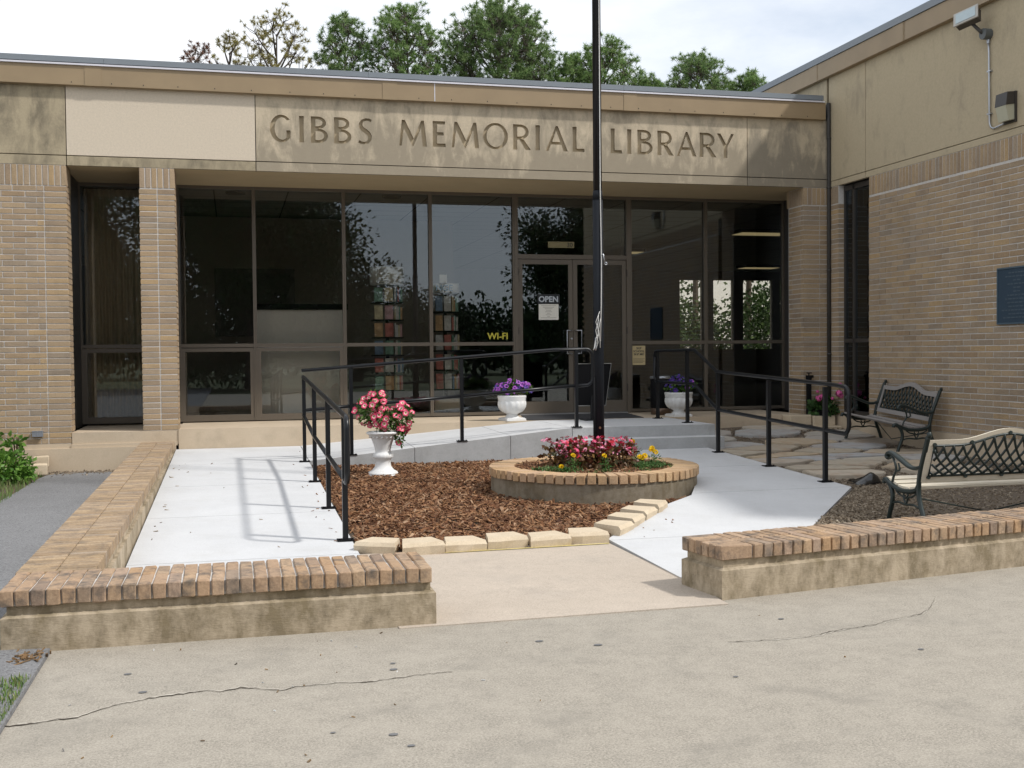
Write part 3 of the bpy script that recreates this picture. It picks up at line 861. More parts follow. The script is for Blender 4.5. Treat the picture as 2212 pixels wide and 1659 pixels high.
# ---- interior shell
M_inwall = simple('interior_wall', (0.22,0.20,0.175), 0.9, var=0.08, scale=2)
M_carpet = simple('dark_carpet', (0.06,0.055,0.05), 0.95)
b = MB(); b.box(-1.6, 24.4, Y_G+.27, 18.4, -0.62, 0.01); b.obj('floor', M_carpet, lib)
def ceil_mat():
    t = NT('ceiling_tiles')
    br = t.n.new('ShaderNodeTexBrick'); br.offset = 0.0; br.inputs['Scale'].default_value = 1.0
    br.inputs['Mortar Size'].default_value = 0.012; br.inputs['Brick Width'].default_value = 1.2; br.inputs['Row Height'].default_value = 0.7
    br.inputs['Color1'].default_value = (0.42,0.40,0.36,1); br.inputs['Color2'].default_value = (0.42,0.40,0.36,1); br.inputs['Mortar'].default_value = (0.05,0.05,0.05,1)
    t.l.new(t.pos(), br.inputs['Vector'])
    return t.fin(br.outputs['Color'], 0.9)
b = MB(); b.box(-1.6, 24.4, Y_G+.05, 18.4, 3.792, 3.90); b.obj('ceiling', ceil_mat(), lib)
b = MB(); b.box(-1.8, -1.6, .4, 18.4, -.6, 4.95); b.box(24.2, 24.4, 0, 18.4, -.6, 5.64)
wx = [-1.6, 17.3, 18.12, 18.52, 19.25, 19.62, 20.72, 21.0, 22.6, 24.4]
for i in range(0, len(wx)-1, 2): b.box(wx[i], wx[i+1], 18.2, 18.4, -.6, 4.95)
for i in range(1, len(wx)-1, 2):
    b.box(wx[i], wx[i+1], 18.2, 18.4, -.6, 1.15); b.box(wx[i], wx[i+1], 18.2, 18.4, 3.5, 4.95)
b.obj('interior_wall', M_inwall, lib)
for i in range(1, len(wx)-1, 2):
    b = MB(); b.box(wx[i], wx[i+1], 18.29, 18.30, 1.15, 3.5); b.obj('rear_pane', M_glass, lib)
b = MB(); b.box(1.6, 7.0, 5.2, 5.3, .012, 3.738); b.box(11.2, 11.35, 7.0, 18.2, .012, 3.738); b.obj('partition', M_inwall, lib)
# ================================================================== low brick-capped walls
CB = [cbox(0.0715, 0.272, 0.094, .006, .003, 50+i) for i in range(6)]
for me in CB: me.materials.append(M_cap)
CBL = [cbox(0.0725, 0.226, 0.094, .005, .002, 60+i) for i in range(5)]
for me in CBL: me.materials.append(M_capl)
def profile_wall(mb, x0, x1, y0, y1, zb, ztop):
    mb.box(x0, x1, y0, y1, zb, ztop-.16)
    mb.add([(x0,y0,ztop-.16),(x1,y0,ztop-.16),(x1,y1,ztop-.16),(x0,y1,ztop-.16),(x0+.03,y0+.03,ztop-.145),(x1-.03,y0+.03,ztop-.145),(x1-.03,y1-.03,ztop-.145),(x0+.03,y1-.03,ztop-.145)],
           [(0,1,5,4),(1,2,6,5),(2,3,7,6),(3,0,4,7)])
    mb.box(x0+.03, x1-.03, y0+.03, y1-.03, ztop-.146, ztop-.092)
ZC = -0.225
lw = thing('low_brick_wall', 'low L-shaped concrete wall capped with bricks at the left of the ramp', 'wall', (1.6, -10.0, ZP))
mb = MB(); profile_wall(mb, 1.375, 3.835, -10.29, -9.76, -0.62, ZC)
body = mb.obj('wall_base', M_lowwall, lw)
mb = MB(); mb.box(1.40, 3.80, -10.27, -9.78, ZC-.093, ZC-.012); mb.obj('mortar_bed', M_mortar, lw)
x = 1.41
while x < 3.83:
    for y in (-10.16, -9.885):
        put('cap_brick', rnd.choice(CB), lw, loc=(x, y, ZC-.047+rnd.uniform(-.002,.002)), rot=(0, 0, rnd.uniform(-.012,.012)))
    x += .0815
def z_cap(y): return lerp([(-9.75, -0.228), (0, -0.157)], y)
mb = MB()
mb.prism([(1.375,-9.757),(1.825,-9.757),(1.825,-0.065),(1.375,-0.065)], -0.62, lambda x, y: z_cap(y)-.155)
mb.prism([(1.40,-9.757),(1.80,-9.757),(1.80,-0.068),(1.40,-0.068)], -0.5, lambda x, y: z_cap(y)-.012)
mb.obj('return_base', M_lowwall, lw)
y = -9.70
while y > -10 and y < -0.08:
    for x in (1.473, 1.705):
        put('cap_brick', rnd.choice(CBL), lw, loc=(x, y, z_cap(y)-.047), rot=(0, 0, PI/2+rnd.uniform(-.01,.01)))
    y += .0819
# right wall, turned a little
rw = thing('low_brick_wall', 'low straight concrete wall capped with bricks in front of the near bench', 'wall', (5.775, -10.17, ZP), rz=R(9.3))
mb = MB(); profile_wall(mb, 0, 5.2, 0, .5, -.04, .355)
mb.obj('wall_base', M_lowwall, rw, local=True)
mb = MB(); mb.box(.03, 5.15, .02, .48, .262, .343); mb.obj('mortar_bed', M_mortar, rw, local=True)
CE = [cbox(0.245, 0.0715, 0.094, .006, .003, 80+i) for i in range(3)]
for me in CE: me.materials.append(M_cap)
for k in range(6): put('cap_brick', CE[k % 3], rw, local=True, loc=(.123, .042+k*.083, .308), rot=(0, 0, rnd.uniform(-.01,.01)))
CB2 = [cbox(0.0715, 0.243, 0.094, .006, .003, 90+i) for i in range(6)]
for me in CB2: me.materials.append(M_cap)
x = .29
while x < 5.15:
    for y in (.12, .375):
        put('cap_brick', rnd.choice(CB2), rw, local=True, loc=(x, y, .308+rnd.uniform(-.002,.002)), rot=(0, 0, rnd.uniform(-.012,.012)))
    x += .0815

# ================================================================== round planter
PC = (6.621, -4.883)
pt = thing('round_planter', 'round raised planter with mossy concrete wall and radial brick rim around flagpole', 'planter', (*PC, -.5))
mb = MB()
n = 96
for (r, z0, z1) in ((1.166, -.60, -.285),):
    mb.lathe([(r-.25, z1), (r-.25, z0), (r, z0), (r, z1), (r-.25, z1)], n, (PC[0], PC[1], 0), caps=False)
mb.obj('planter_wall', M_planterwall, pt, True)
smooth_by_angle(mb_obj := bpy.data.objects['planter_wall'].data)
mb = MB(); mb.lathe([(.92, -.284), (1.135, -.284), (1.135, -.225), (.92, -.225), (.92, -.284)], n, (PC[0], PC[1], 0), caps=False); mb.obj('mortar_bed', M_planterwall, pt)
RB = [cbox(0.285, 0.088, 0.094, .004, .002, 100+i) for i in range(5)]
for me in RB: me.materials.append(M_ring)
NB = 66
for k in range(NB):
    a = 2*PI*k/NB
    put('rim_brick', rnd.choice(RB), pt, loc=(PC[0]+1.043*math.cos(a), PC[1]+1.043*math.sin(a), -.248+rnd.uniform(-.003,.003)), rot=(rnd.uniform(-.02,.02), rnd.uniform(-.015,.015), a+rnd.uniform(-.02,.02)))
mb = MB(); mb.lathe([(.93, -.27), (.01, -.226), (.5, -.226), (.93, -.236)], 40, (PC[0], PC[1], 0)); mb.obj('soil', M_soil, pt)

# ================================================================== edging stones round the mulch
M_edge_stone = concrete('tan_edging_block', (0.52,0.425,0.30), (0.60,0.50,0.365), (0.36,0.285,0.195), 0.3, 0.25, 6)
def edging(seed, L=.345):
    rr = random.Random(seed)
    bm = bmesh.new()
    # plan: wide rough front (-y), narrower back
    pts = [(-L/2,-.11),(-L*.17,-.114),(L*.17,-.11),(L/2,-.108),(L*.36,.15),(-L*.36,.15)]
    lo = [bm.verts.new((x+rr.uniform(-.006,.006), y+rr.uniform(-.008,.008), -.05)) for x, y in pts]
    mid = [bm.verts.new((x*1.02+rr.uniform(-.006,.006), y-(.014 if y < 0 else 0)+rr.uniform(-.008,.008), .055)) for x, y in pts]
    hi = [bm.verts.new((x*.975, y+(.012 if y < 0 else -.003)+rr.uniform(-.004,.004), .085)) for x, y in pts]
    n = len(pts)
    bm.faces.new(lo[::-1]); bm.faces.new(hi)
    for A, B in ((lo, mid), (mid, hi)):
        for i in range(n): bm.faces.new((A[i], A[(i+1) % n], B[(i+1) % n], B[i]))
    me = bpy.data.meshes.new('edging_block'); bm.to_mesh(me); bm.free(); me.materials.append(M_edge_stone)
    return me
ED = [edging(i) for i in range(5)]
front_pos = [(3.80,-7.83,-28),(4.12,-7.98,2),(4.475,-7.955,3),(4.84,-7.915,2),(5.205,-7.93,2),(5.565,-7.88,-4)]
diag_pos = [(5.90,-7.66,50),(6.13,-7.36,52),(6.36,-7.06,52),(6.60,-6.76,54)]
ordn = ['first','second','third','fourth','fifth','sixth']
for i, (x, y, a) in enumerate(front_pos):
    o = put('edging_block', ED[i % 5], loc=(x, y, -.542+.008*(i % 2)), rot=(0, R(rnd.uniform(-2,2)), R(a)))
    tag(o, 'tan edging block at the mulch front, %s one counted from the black railing' % ordn[i], 'edging block', 'tan blocks edging the mulch bed')
for i, (x, y, a) in enumerate(diag_pos):
    o = put('edging_block', ED[(i+2) % 5], loc=(x, y, z_walk(y)-.008), rot=(R(2), 0, R(a)))
    tag(o, 'tan edging block on the slanted row towards the planter, %s from the corner' % ordn[i], 'edging block', 'tan blocks edging the mulch bed')

# mulch chips
M_chip = leafmat('bark_chips', [(0.05,0.022,0.012),(0.12,0.05,0.023),(0.17,0.075,0.034),(0.24,0.12,0.055),(0.32,0.18,0.095),(0.14,0.065,0.034),(0.40,0.26,0.16)], 0.9)
def chips(n, sampler, zf, lmin, lmax, seed, tall=.03):
    rr = random.Random(seed); mb = MB()
    for _ in range(n):
        p = sampler(rr)
        if p is None: continue
        x, y = p
        L = rr.uniform(lmin, lmax); w = L*rr.uniform(.14, .34); t = rr.uniform(.003, .008)
        m = (Matrix.Rotation(rr.uniform(0, PI*2), 3, 'Z') @ Matrix.Rotation(rr.gauss(0, .38), 3, 'Y') @ Matrix.Rotation(rr.gauss(0, .5), 3, 'X'))
        mb.obox((x, y, zf(x, y)+rr.uniform(0, tall)), (L, w, t), m)
    return mb
def s_mulch(r):
    for _ in range(20):
        x, y = r.uniform(3.66, 7.6), r.uniform(-7.9, -1.92)
        if in_mulch(x, y): return x, y
mb = chips(22000, s_mulch, lambda x, y: z_mulch(y) + .015*noise.noise((x*2, y*2, 0)), .025, .085, 21)
mbx = chips(16, lambda r: (3.52 + r.gauss(0, .05), r.uniform(-7.6, -2.2)), lambda x, y: z_ramp(y)+.004, .015, .04, 30, .003)
mb.add(mbx.v, mbx.f)
mbx = chips(7, lambda r: (lambda t: (5.8+.9*t+r.uniform(.1,.3), -7.85+1.15*t+r.uniform(-.25,-.05)))(r.random()), lambda x, y: z_walk(y)+.004, .012, .035, 33, .003)
mb.add(mbx.v, mbx.f)
mbx = chips(9000, s_mulch, lambda x, y: z_mulch(y) + .004 + .015*noise.noise((x*2, y*2, 0)), .008, .03, 34, .02)
mb.add(mbx.v, mbx.f)
tag(mb.obj('mulch', M_chip), 'reddish brown bark mulch filling the bed beside the ramp', 'mulch', kind='stuff')
mb = chips(3600, lambda r: (lambda q, a: (PC[0]+q*math.cos(a), PC[1]+q*math.sin(a)))(.89*math.sqrt(r.random()), r.uniform(0, 2*PI)), lambda x, y: -.232, .02, .07, 22, .02)
tag(mb.obj('planter_mulch', M_chip), 'brown bark mulch inside the round planter', 'mulch', kind='stuff')
M_litter = leafmat('leaf_litter', [(0.10,0.075,0.05),(0.17,0.13,0.09),(0.25,0.20,0.14),(0.33,0.27,0.20),(0.14,0.10,0.065),(0.42,0.36,0.28)], 0.9)
def s_bed(r):
    if r.random() < .62: x, y = r.uniform(9.26, 12.35), -.15 - 6.2*r.random()
    else:
        y = r.uniform(-8.9, -5.8); x = 9.22 - max(0, -6.02-y)*.8167 + .05 + abs(r.gauss(0, .5))
    return (x, y) if x < 12.36 else None
mb = chips(15000, s_bed, lambda x, y: z_bed(y) + .02*noise.noise((x*1.7, y*1.7, 3)), .012, .05, 23, .014)
mbx = chips(7000, lambda r: (lambda y: (9.22 - max(0, -6.02-y)*.8167 + .05 + r.random()*(12.3-(9.22 - max(0, -6.02-y)*.8167)), y))(r.uniform(-9.1, -5.2)), lambda x, y: z_bed(y) + .02*noise.noise((x*1.7, y*1.7, 3)), .012, .04, 29, .01)
mb.add(mbx.v, mbx.f)
tag(mb.obj('leaf_litter', M_litter), 'dry leaf and gravel litter between the flagstones', 'litter', kind='stuff')
mb = chips(34, lambda r: (r.choice([r.uniform(1.9, 3.5), r.uniform(1.7, 7)]), r.uniform(-12.5, -10.4)), lambda x, y: ZP+.003, .006, .02, 25, .002)
mb2 = chips(26, lambda r: (r.choice([1.9, 2.0, r.uniform(1.9, 3.5)])+r.uniform(0,.1), r.uniform(-9, -.3)), lambda x, y: z_ramp(y)+.003, .012, .045, 26, .002)
tag(mb2.obj('fallen_leaves', M_litter), 'few dry leaves scattered on the white ramp', 'leaves', kind='stuff')
M_debris = leafmat('plaza_debris', [(0.05,0.045,0.04),(0.30,0.18,0.06),(0.10,0.09,0.08),(0.7,0.7,0.68)], 0.9)
tag(mb.obj('debris', M_debris), 'tiny leaves and bits scattered on the concrete plaza', 'debris', kind='stuff')
mb = chips(42, lambda r: (r.gauss(1.56, .05), r.gauss(-10.50, .06)), lambda x, y: -.555, .02, .06, 27, .008)
tag(mb.obj('pine_needles', leafmat('dry_needles', [(0.16,0.09,0.04),(0.22,0.14,0.07),(0.11,0.075,0.045)], .9)), 'clump of dry brown needles at the left wall corner', 'needles', kind='stuff')
mb = chips(500, lambda r: (r.uniform(.1, 1.3), -.06-abs(r.gauss(0, .16))), lambda x, y: -.556, .015, .05, 28, .012)
tag(mb.obj('leaf_drift', M_litter), 'drift of brown leaves along the library plinth', 'leaves', kind='stuff')

# ================================================================== flagstones
def flag_mat():
    t = NT('flagstone')
    r = t.objrand()
    base = t.ramp(r, [(0.0,(0.38,0.325,0.25)),(0.25,(0.45,0.40,0.32)),(0.5,(0.38,0.385,0.39)),(0.7,(0.45,0.36,0.25)),(1.0,(0.50,0.455,0.385))])
    c = t.mix(t.ramp(t.noise(4, 6, .6), [(.50, 0.0), (.72, .5)]), base, (0.34,0.20,0.11))
    c = t.mix(t.ramp(t.noise(6, 5), [(.55, 0.0), (.75, .6)]), c, (0.20,0.18,0.16))
    t.bump(t.noise(12, 5, .6), .5, .01)
    return t.fin(c, .9)
M_flag = flag_mat()
fp = tag(MB().add([(9.24,-5.4,-.60),(12.3,-5.4,-.60),(12.3,-.1,-.60),(9.24,-.1,-.60)], [(0,1,2,3)]).obj('flagstone_path', M_dirt), kind='structure')
rr = random.Random(41)
seeds = []
tries = 0
while len(seeds) < 26 and tries < 6000:
    tries += 1
    x, y = rr.uniform(9.3, 12.1), rr.uniform(-5.3, -.25)
    if x > 11.3 and y < -3.9 or x > 11.75 and y > -.8: continue
    if all(math.hypot((x-a)/1.45, (y-b)/.85) > .44 for a, b in seeds): seeds.append((x, y))
def half(ps, mx, my, nx_, ny_):
    out = []
    for i in range(len(ps)):
        a, b = ps[i], ps[(i+1) % len(ps)]
        fa = (mx-a[0])*nx_ + (my-a[1])*ny_; fb = (mx-b[0])*nx_ + (my-b[1])*ny_
        if fa >= 0: out.append(a)
        if fa*fb < 0:
            t = fa/(fa-fb); out.append((a[0]+(b[0]-a[0])*t, a[1]+(b[1]-a[1])*t))
    return out
for i, (sx, sy) in enumerate(seeds):
    ps = [(sx+.62*math.cos(2*PI*k/11+i), sy+.36*math.sin(2*PI*k/11+i)) for k in range(11)]
    for j, (ox, oy) in enumerate(seeds):
        if j == i or abs(ox-sx) > 1.6 or abs(oy-sy) > 1.2: continue
        dx, dy = (ox-sx)/1.7**2, (oy-sy)/1.0
        L = math.hypot(dx, dy)
        mx, my = sx+(ox-sx)*.5, sy+(oy-sy)*.5
        ps = half(ps, mx - dx/L*.025, my - dy/L*.025, dx/L, dy/L)
        if len(ps) < 3: break
    ps = [(max(9.27, x), min(-.08, y)) for x, y in ps]
    if len(ps) < 3: continue
    cx = sum(p[0] for p in ps)/len(ps); cy = sum(p[1] for p in ps)/len(ps)
    fine = []
    for k in range(len(ps)):
        a, b = ps[k], ps[(k+1) % len(ps)]
        n = max(1, int(math.dist(a, b)/.13))
        for q in range(n):
            t = q/n; fine.append((a[0]+(b[0]-a[0])*t-cx+rr.gauss(0, .012), a[1]+(b[1]-a[1])*t-cy+rr.gauss(0, .012)))
    if max(math.hypot(*p) for p in fine) < .16: continue
    mb = MB(); mb.prism([(x*.97, y*.96) for x, y in fine], -.05, .022)
    mb.prism([(x*.94, y*.92) for x, y in fine], .018, .03)
    slope = (z_bed(cy+.2)-z_bed(cy-.2))/.4
    put('stone', mb.mesh('stone', M_flag), fp, loc=(cx, cy, z_bed(cy)+rr.uniform(.004, .018)), rot=(math.atan(slope)+rr.uniform(-.015,.015), rr.uniform(-.02,.02), 0))

# ================================================================== handrails
def arc3(c, u, v, r, a0, a1, n=6):
    c, u, v = Vector(c), Vector(u), Vector(v)
    return [c + (u*math.cos(R(a0+(a1-a0)*i/n)) + v*math.sin(R(a0+(a1-a0)*i/n)))*r for i in range(n+1)]
RR = .024
def post(parent, x, y, zb, zt, w=.046):
    b = MB(); b.box(x-w/2, x+w/2, y-w/2, y+w/2, zb, zt)
    p = b.obj('post', M_black, parent)
    b = MB(); b.box(x-.07, x+.07, y-.06, y+.06, zb, zb+.010); b.obj('base_plate', M_blackm, p)
    b = MB()
    for sx in (-.052, .052): b.tube([(x+sx, y-.03, zb+.01), (x+sx, y-.03, zb+.022)], .009, 6)
    b.obj('bolt', M_blackm, p)
ra = thing('handrail', 'black steel pipe handrail turning the corner of the left ramp', 'handrail', (3.57, -7.4, -.5))
XA = 3.565
def ztop(y): return z_ramp(y) + 1.07 + .09*(y+7.4)/5.5*0.6
for y in (-7.42, -5.73, -3.84, -1.95): post(ra, XA, y, z_ramp(y)+.001, ztop(y)-.01)
for x in (4.20, 5.72, 7.38): post(ra, x, -1.83, z_up(x, -1.83)+.001, lerp([(3.6, .86), (7.0, 1.115), (7.4, 1.125)], x)-.01)
yn = -7.66
top = [(XA, -1.86, ztop(-1.86)), (XA, yn+.12, ztop(yn+.1))]
zt, zm = ztop(yn+.1), z_ramp(yn)+.52
loop = arc3((XA, yn+.10, zt-.10), (0,-1,0), (0,0,1), .10, 90, 0) + arc3((XA, yn+.10, zm+.10), (0,-1,0), (0,0,1), .10, 0, -90)
b = MB(); b.tube([top[0], (XA, yn+.4, ztop(yn+.4))] + loop + [(XA, -7.42, z_ramp(-7.42)+.525)], RR, 10)
b.obj('end_loop_rail', M_black, ra, True)
for a, c in ((-7.42,-5.73),(-5.73,-3.84),(-3.84,-1.86)):
    b = MB(); b.tube([(XA, a, z_ramp(a)+.525), (XA, c, z_ramp(c)+.525+(.08 if c > -2 else 0))], RR, 10); b.obj('mid_rail', M_black, ra, True)
def zt2(x): return lerp([(3.56, .868), (7.05, 1.118), (7.7, 1.125)], x)
b = MB(); b.tube([(XA-.02, -1.85, zt2(3.56)), (5.3, -1.83, zt2(5.3)), (7.05, -1.83, zt2(7.05)), (7.52, -1.83, 1.125)] + arc3((7.52, -1.83, 1.025), (1,0,0), (0,0,1), .10, 90, 0) + arc3((7.52, -1.83, .71), (1,0,0), (0,0,1), .10, 0, -90) + [(7.38, -1.83, .605)], RR, 10)
b.obj('top_rail', M_black, ra, True)
for a, c in ((3.56, 4.20), (4.20, 5.72), (5.72, 7.38)):
    b = MB(); b.tube([(a, -1.83, lerp([(3.56,.335),(7.38,.608)], a)), (c, -1.83, lerp([(3.56,.335),(7.38,.608)], c))], RR, 10); b.obj('mid_rail', M_black, ra, True)

rb = thing('handrail', 'black steel pipe handrail running down the steps on the right', 'handrail', (9.12, -4, -.4))
XB = 9.13
for y, zb, ztp in ((-5.62, z_walk(-5.62), .66), (-4.25, z_walk(-4.25), .71), (-2.75, z_walk(-2.75), .78), (-1.45, .012, 1.09), (-.25, .012, 1.09)):
    post(rb, XB if y < -2 else XB+.1, y, zb+.001, ztp)
pb = lambda y: (XB+.1 if y > -1.9 else XB)
ye = -6.12
path = arc3((XB+.1, -.22, .99), (0,1,0), (0,0,1), .10, 0, 90, 5) + [(XB+.1, -1.72, 1.10), (XB, -2.72, .795), (XB, ye+.3, .69)] + arc3((XB, ye+.10, .575), (0,-1,0), (0,0,1), .10, 90, 0) + arc3((XB, ye+.10, .26), (0,-1,0), (0,0,1), .10, 0, -90) + [(XB, -2.75, .27), (XB+.1, -1.70, .60)] + [(XB+.1, -.24, .60)] + arc3((XB+.1, -.22, .70), (0,1,0), (0,0,1), .10, -90, 0, 5)
path.append(path[0])
b = MB(); b.tube(path, RR, 10); b.obj('rail_loop', M_black, rb, True)

# ================================================================== flagpole
FP = (6.69, -4.90)
fpole = thing('flagpole', 'tall dark painted steel flagpole rising from the round planter', 'flagpole', (*FP, -.3))
b = MB(); b.tube([(*FP, -.3), (*FP, 2.80)], .058, 16); b.tube([(*FP, 2.80), (*FP, 2.90)], [.061, .052], 16); b.obj('lower_pole', M_pole, fpole, True)
b = MB(); b.tube([(*FP, 2.90), (*FP, 10.2)], [.0495, .042], 16); b.obj('upper_pole', M_black, fpole, True)
b = MB(); b.tube([(FP[0]-.062, FP[1]-.02, -.3), (FP[0]-.062, FP[1]-.02, .8)], .016, 8); b.obj('conduit', M_blackm, fpole, True)
b = MB(); b.tube([(FP[0]-.01, FP[1]-.058, .22), (FP[0]-.01, FP[1]-.064, .22)], .014, 8); b.obj('rust_bolt', simple('rusty_bolt', (0.12,0.06,0.03), .9), fpole)
b = MB(); b.tube([(FP[0]-.05, FP[1]-.05, 1.10), (FP[0]-.055, FP[1]-.075, 1.12), (FP[0]-.06, FP[1]-.075, 1.24)], .008, 6); b.obj('cleat', M_steel, fpole)
hl = thing('halyard', 'thin white rope hanging down the flagpole with a loose knot', 'rope', (FP[0], FP[1]-.06, 1.2))
b = MB()
b.tube([(FP[0]+.015, FP[1]-.052, 10), (FP[0]+.012, FP[1]-.060, 2.9), (FP[0]+.018, FP[1]-.066, 2.1), (FP[0]+.012, FP[1]-.066, 1.6), (FP[0]-.0, FP[1]-.068, 1.2)], .0058, 6)
hr = b.obj('rope', M_rope, hl, True)
b = MB()
rr = random.Random(3)
for k in range(4):
    x0 = FP[0] - .012 + rr.uniform(-.02, .02); z0 = 1.55 - rr.uniform(0, .2)
    b.tube([(x0, FP[1]-.07, z0), (x0-.03+rr.uniform(-.02,.02), FP[1]-.075, z0-.12), (x0-.01, FP[1]-.078, z0-.25), (x0-.05*rr.random(), FP[1]-.075, z0-.33)], .0036, 5)
b.tube([(FP[0]-.02, FP[1]-.07, 1.30), (FP[0]-.06, FP[1]-.075, 1.22), (FP[0]-.075, FP[1]-.075, 1.13), (FP[0]-.085, FP[1]-.075, 1.10)], .006, 5)
b.obj('knot', M_rope, hl, True)
b = MB(); b.tube([(FP[0]+.02, FP[1]-.068, 2.17), (FP[0]+.04, FP[1]-.07, 2.18), (FP[0]+.045, FP[1]-.07, 2.14), (FP[0]+.06, FP[1]-.07, 2.09)], .007, 6); b.tube(arc3((FP[0]+.07, FP[1]-.07, 2.075), (1,0,0), (0,0,1), .014, 0, 360, 10), .005, 5); b.obj('snap_hook', M_steel, hl, True)

# ================================================================== urns
def urn_tall(loc):
    t = thing('urn', 'tall white pedestal urn standing in the mulch', 'urn', loc)
    k = .205; H = .575
    prof = [(.0, 0), (.93, 0), (.95, .015), (.95, .04), (.90, .055), (.92, .07), (.88, .10), (.66, .145), (.50, .22), (.46, .31), (.49, .38), (.60, .405), (.63, .43), (.62, .47), (.56, .50), (.50, .52), (.47, .545), (.49, .60), (.56, .70), (.68, .82), (.76, .875), (.80, .885), (.82, .90), (.94, .925), (1.0, .945), (1.0, .965), (.95, .98), (.86, .985), (.82, .96), (.60, .93), (0, .93)]
    b = MB()
    b.lathe([(max(.001, r)*k, z*H) for r, z in prof], 48, (0, 0, 0), lobes=lambda a, i: 1 + (.025*math.cos(16*a) if i in (12, 13) else .018*math.cos(20*a) if i in (19, 20) else 0))
    o = b.obj('urn_body', M_whitepaint, t, True, local=True); smooth_by_angle(o.data, 50)
    b = MB()
    for q in range(18):
        a = 2*PI*q/18; b.obox((k*.80*math.cos(a), k*.80*math.sin(a), .872*H), (.018, .028, .014), Matrix.Rotation(a, 3, 'Z') @ Matrix.Rotation(.6, 3, 'X'))
    b.obj('moulding', M_whitepaint, t, local=True)
    return t
urn_tall((4.475, -2.95, z_mulch(-2.95)-.008))
def urn_bowl(label, loc, rz):
    t = thing('urn', label, 'urn', loc, 'white fluted bowl urns on the porch', rz=rz)
    b = MB()
    b.box(-.165, .165, -.165, .165, 0, .035); b.box(-.15, .15, -.15, .15, .035, .045)
    o = b.obj('foot', M_whitepaint, t, local=True)
    k = .232
    prof = [(.0,.045),(.55,.045),(.46,.06),(.38,.085),(.37,.10),(.46,.115),(.66,.135),(.82,.165),(.93,.21),(.97,.255),(.955,.295),(.93,.31),(.945,.318),(.95,.35),(.99,.372),(1.0,.385),(.97,.398),(.9,.398),(.88,.37),(.5,.36),(0,.36)]
    b = MB(); b.lathe([(max(.001, r)*k, z) for r, z in prof], 64, (0,0,0), lobes=lambda a, i: 1 + (.085*(abs(math.sin(7*a))-.6) if 5 < i < 11 else .012*math.cos(32*a) if i in (12, 13) else 0))
    o = b.obj('bowl', M_whitepaint, t, True, local=True); smooth_by_angle(o.data, 50)
    return t
urn_bowl('white fluted bowl urn left of the glass door', (6.935, .16, .013), .2)
urn_bowl('white fluted bowl urn right of the glass door behind the handrail', (9.76, .17, .013), .1)

# ================================================================== porch furniture
b = MB(); b.prism([(7.15,.04),(9.10,.04),(9.30,1.40),(7.40,1.40)], .0125, .022)
tag(b.obj('door_mat', M_mat), 'charcoal mat lying in front of the glass doors', 'door mat')
tc = thing('trash_can', 'black cylinder bin with bright rim bands beside the right urn', 'trash can', (9.72, .85, .013))
b = MB(); b.lathe([(.17,.11),(.178,.12),(.178,.60),(.17,.61)], 32); b.obj('body', M_blackm, tc, True, local=True)
b = MB(); b.lathe([(.12,.605),(.182,.605),(.186,.63),(.18,.648),(.13,.655),(.12,.63),(.12,.605)], 32, caps=False); b.obj('rim', M_steel, tc, True, local=True)
b = MB(); b.lathe([(.16,0),(.172,0),(.172,.108),(.16,.112)], 32); b.obj('base', simple('bronze_base', (0.16,0.11,0.08), .35, metal=.6), tc, True, local=True)
sb = thing('sign_stand', 'black slanted sign board on a post seen from behind by the doors', 'sign', (8.12, -.32, .013))
mt = Matrix.Rotation(R(14), 3, 'X')
b = MB(); q = [(-.235,0,-.34),(.235,0,-.34),(.275,0,.34),(-.275,0,.34)]
vs_ = [mt @ Vector((x, y-.012, z)) + Vector((0,0,.56)) for x, y, z in q] + [mt @ Vector((x, y+.012, z)) + Vector((0,0,.56)) for x, y, z in q]
b.add(vs_, [(0,1,2,3),(7,6,5,4),(0,4,5,1),(1,5,6,2),(2,6,7,3),(3,7,4,0)]); bo = b.obj('board', M_blackm, sb, local=True)
b = MB()
e = [vs_[0], vs_[3], vs_[2], vs_[1]]
b.tube(e + [e[0]], .008, 6); b.obj('edge_trim', simple('board_trim', (0.20,0.20,0.19), .4), bo, local=True)
b = MB(); b.tube([(0,.06,0),(0,.05,.55)], .025, 8); b.obj('post', M_black, sb, local=True)
b = MB(); b.box(-.15,.15,-.08,.2,0,.012); b.obj('foot_plate', M_black, sb, local=True)

# ================================================================== signs on the glass
def text_mesh(s, size, mat, ext=.0015, align='CENTER', space=1.0, bold=0):
    c = bpy.data.curves.new('text', 'FONT'); c.body = s; c.size = size; c.extrude = ext; c.align_x = align; c.space_line = space; c.offset = bold
    o = bpy.data.objects.new('tmp_text', c); COL.objects.link(o)
    me = bpy.data.meshes.new_from_object(o.evaluated_get(bpy.context.evaluated_depsgraph_get()))
    bpy.data.objects.remove(o); me.materials.clear(); me.materials.append(mat); return me
UP = (PI/2, 0, 0)
YF = Y_G - .012
M_paper = simple('off_white_paper', (0.78,0.76,0.68), .9, var=.05)
M_ink = simple('dark_ink', (0.03,0.03,0.03), .8)
M_grey = simple('silver_letters', (0.50,0.54,0.58), .6, var=.05)
so = thing('open_sign', 'dark sign reading OPEN in pale letters on the left door', 'sign', (7.95, YF-.02, 1.99))
b = MB(); b.box(7.755, 8.15, YF-.024, YF-.018, 1.925, 2.085); b.obj('board', simple('dark_sign_board', (0.012,0.016,0.02), .5), so)
put('lettering', text_mesh('OPEN', .135, M_grey, .001, bold=.004), so, loc=(7.95, YF-.026, 1.955), rot=UP)
nt = thing('paper_notice', 'white paper notice taped under the OPEN sign', 'notice', (7.83, YF-.02, 1.63))
b = MB(); b.box(7.775, 8.128, YF-.024, YF-.022, 1.645, 1.915); b.obj('sheet', M_paper, nt)
b = MB()
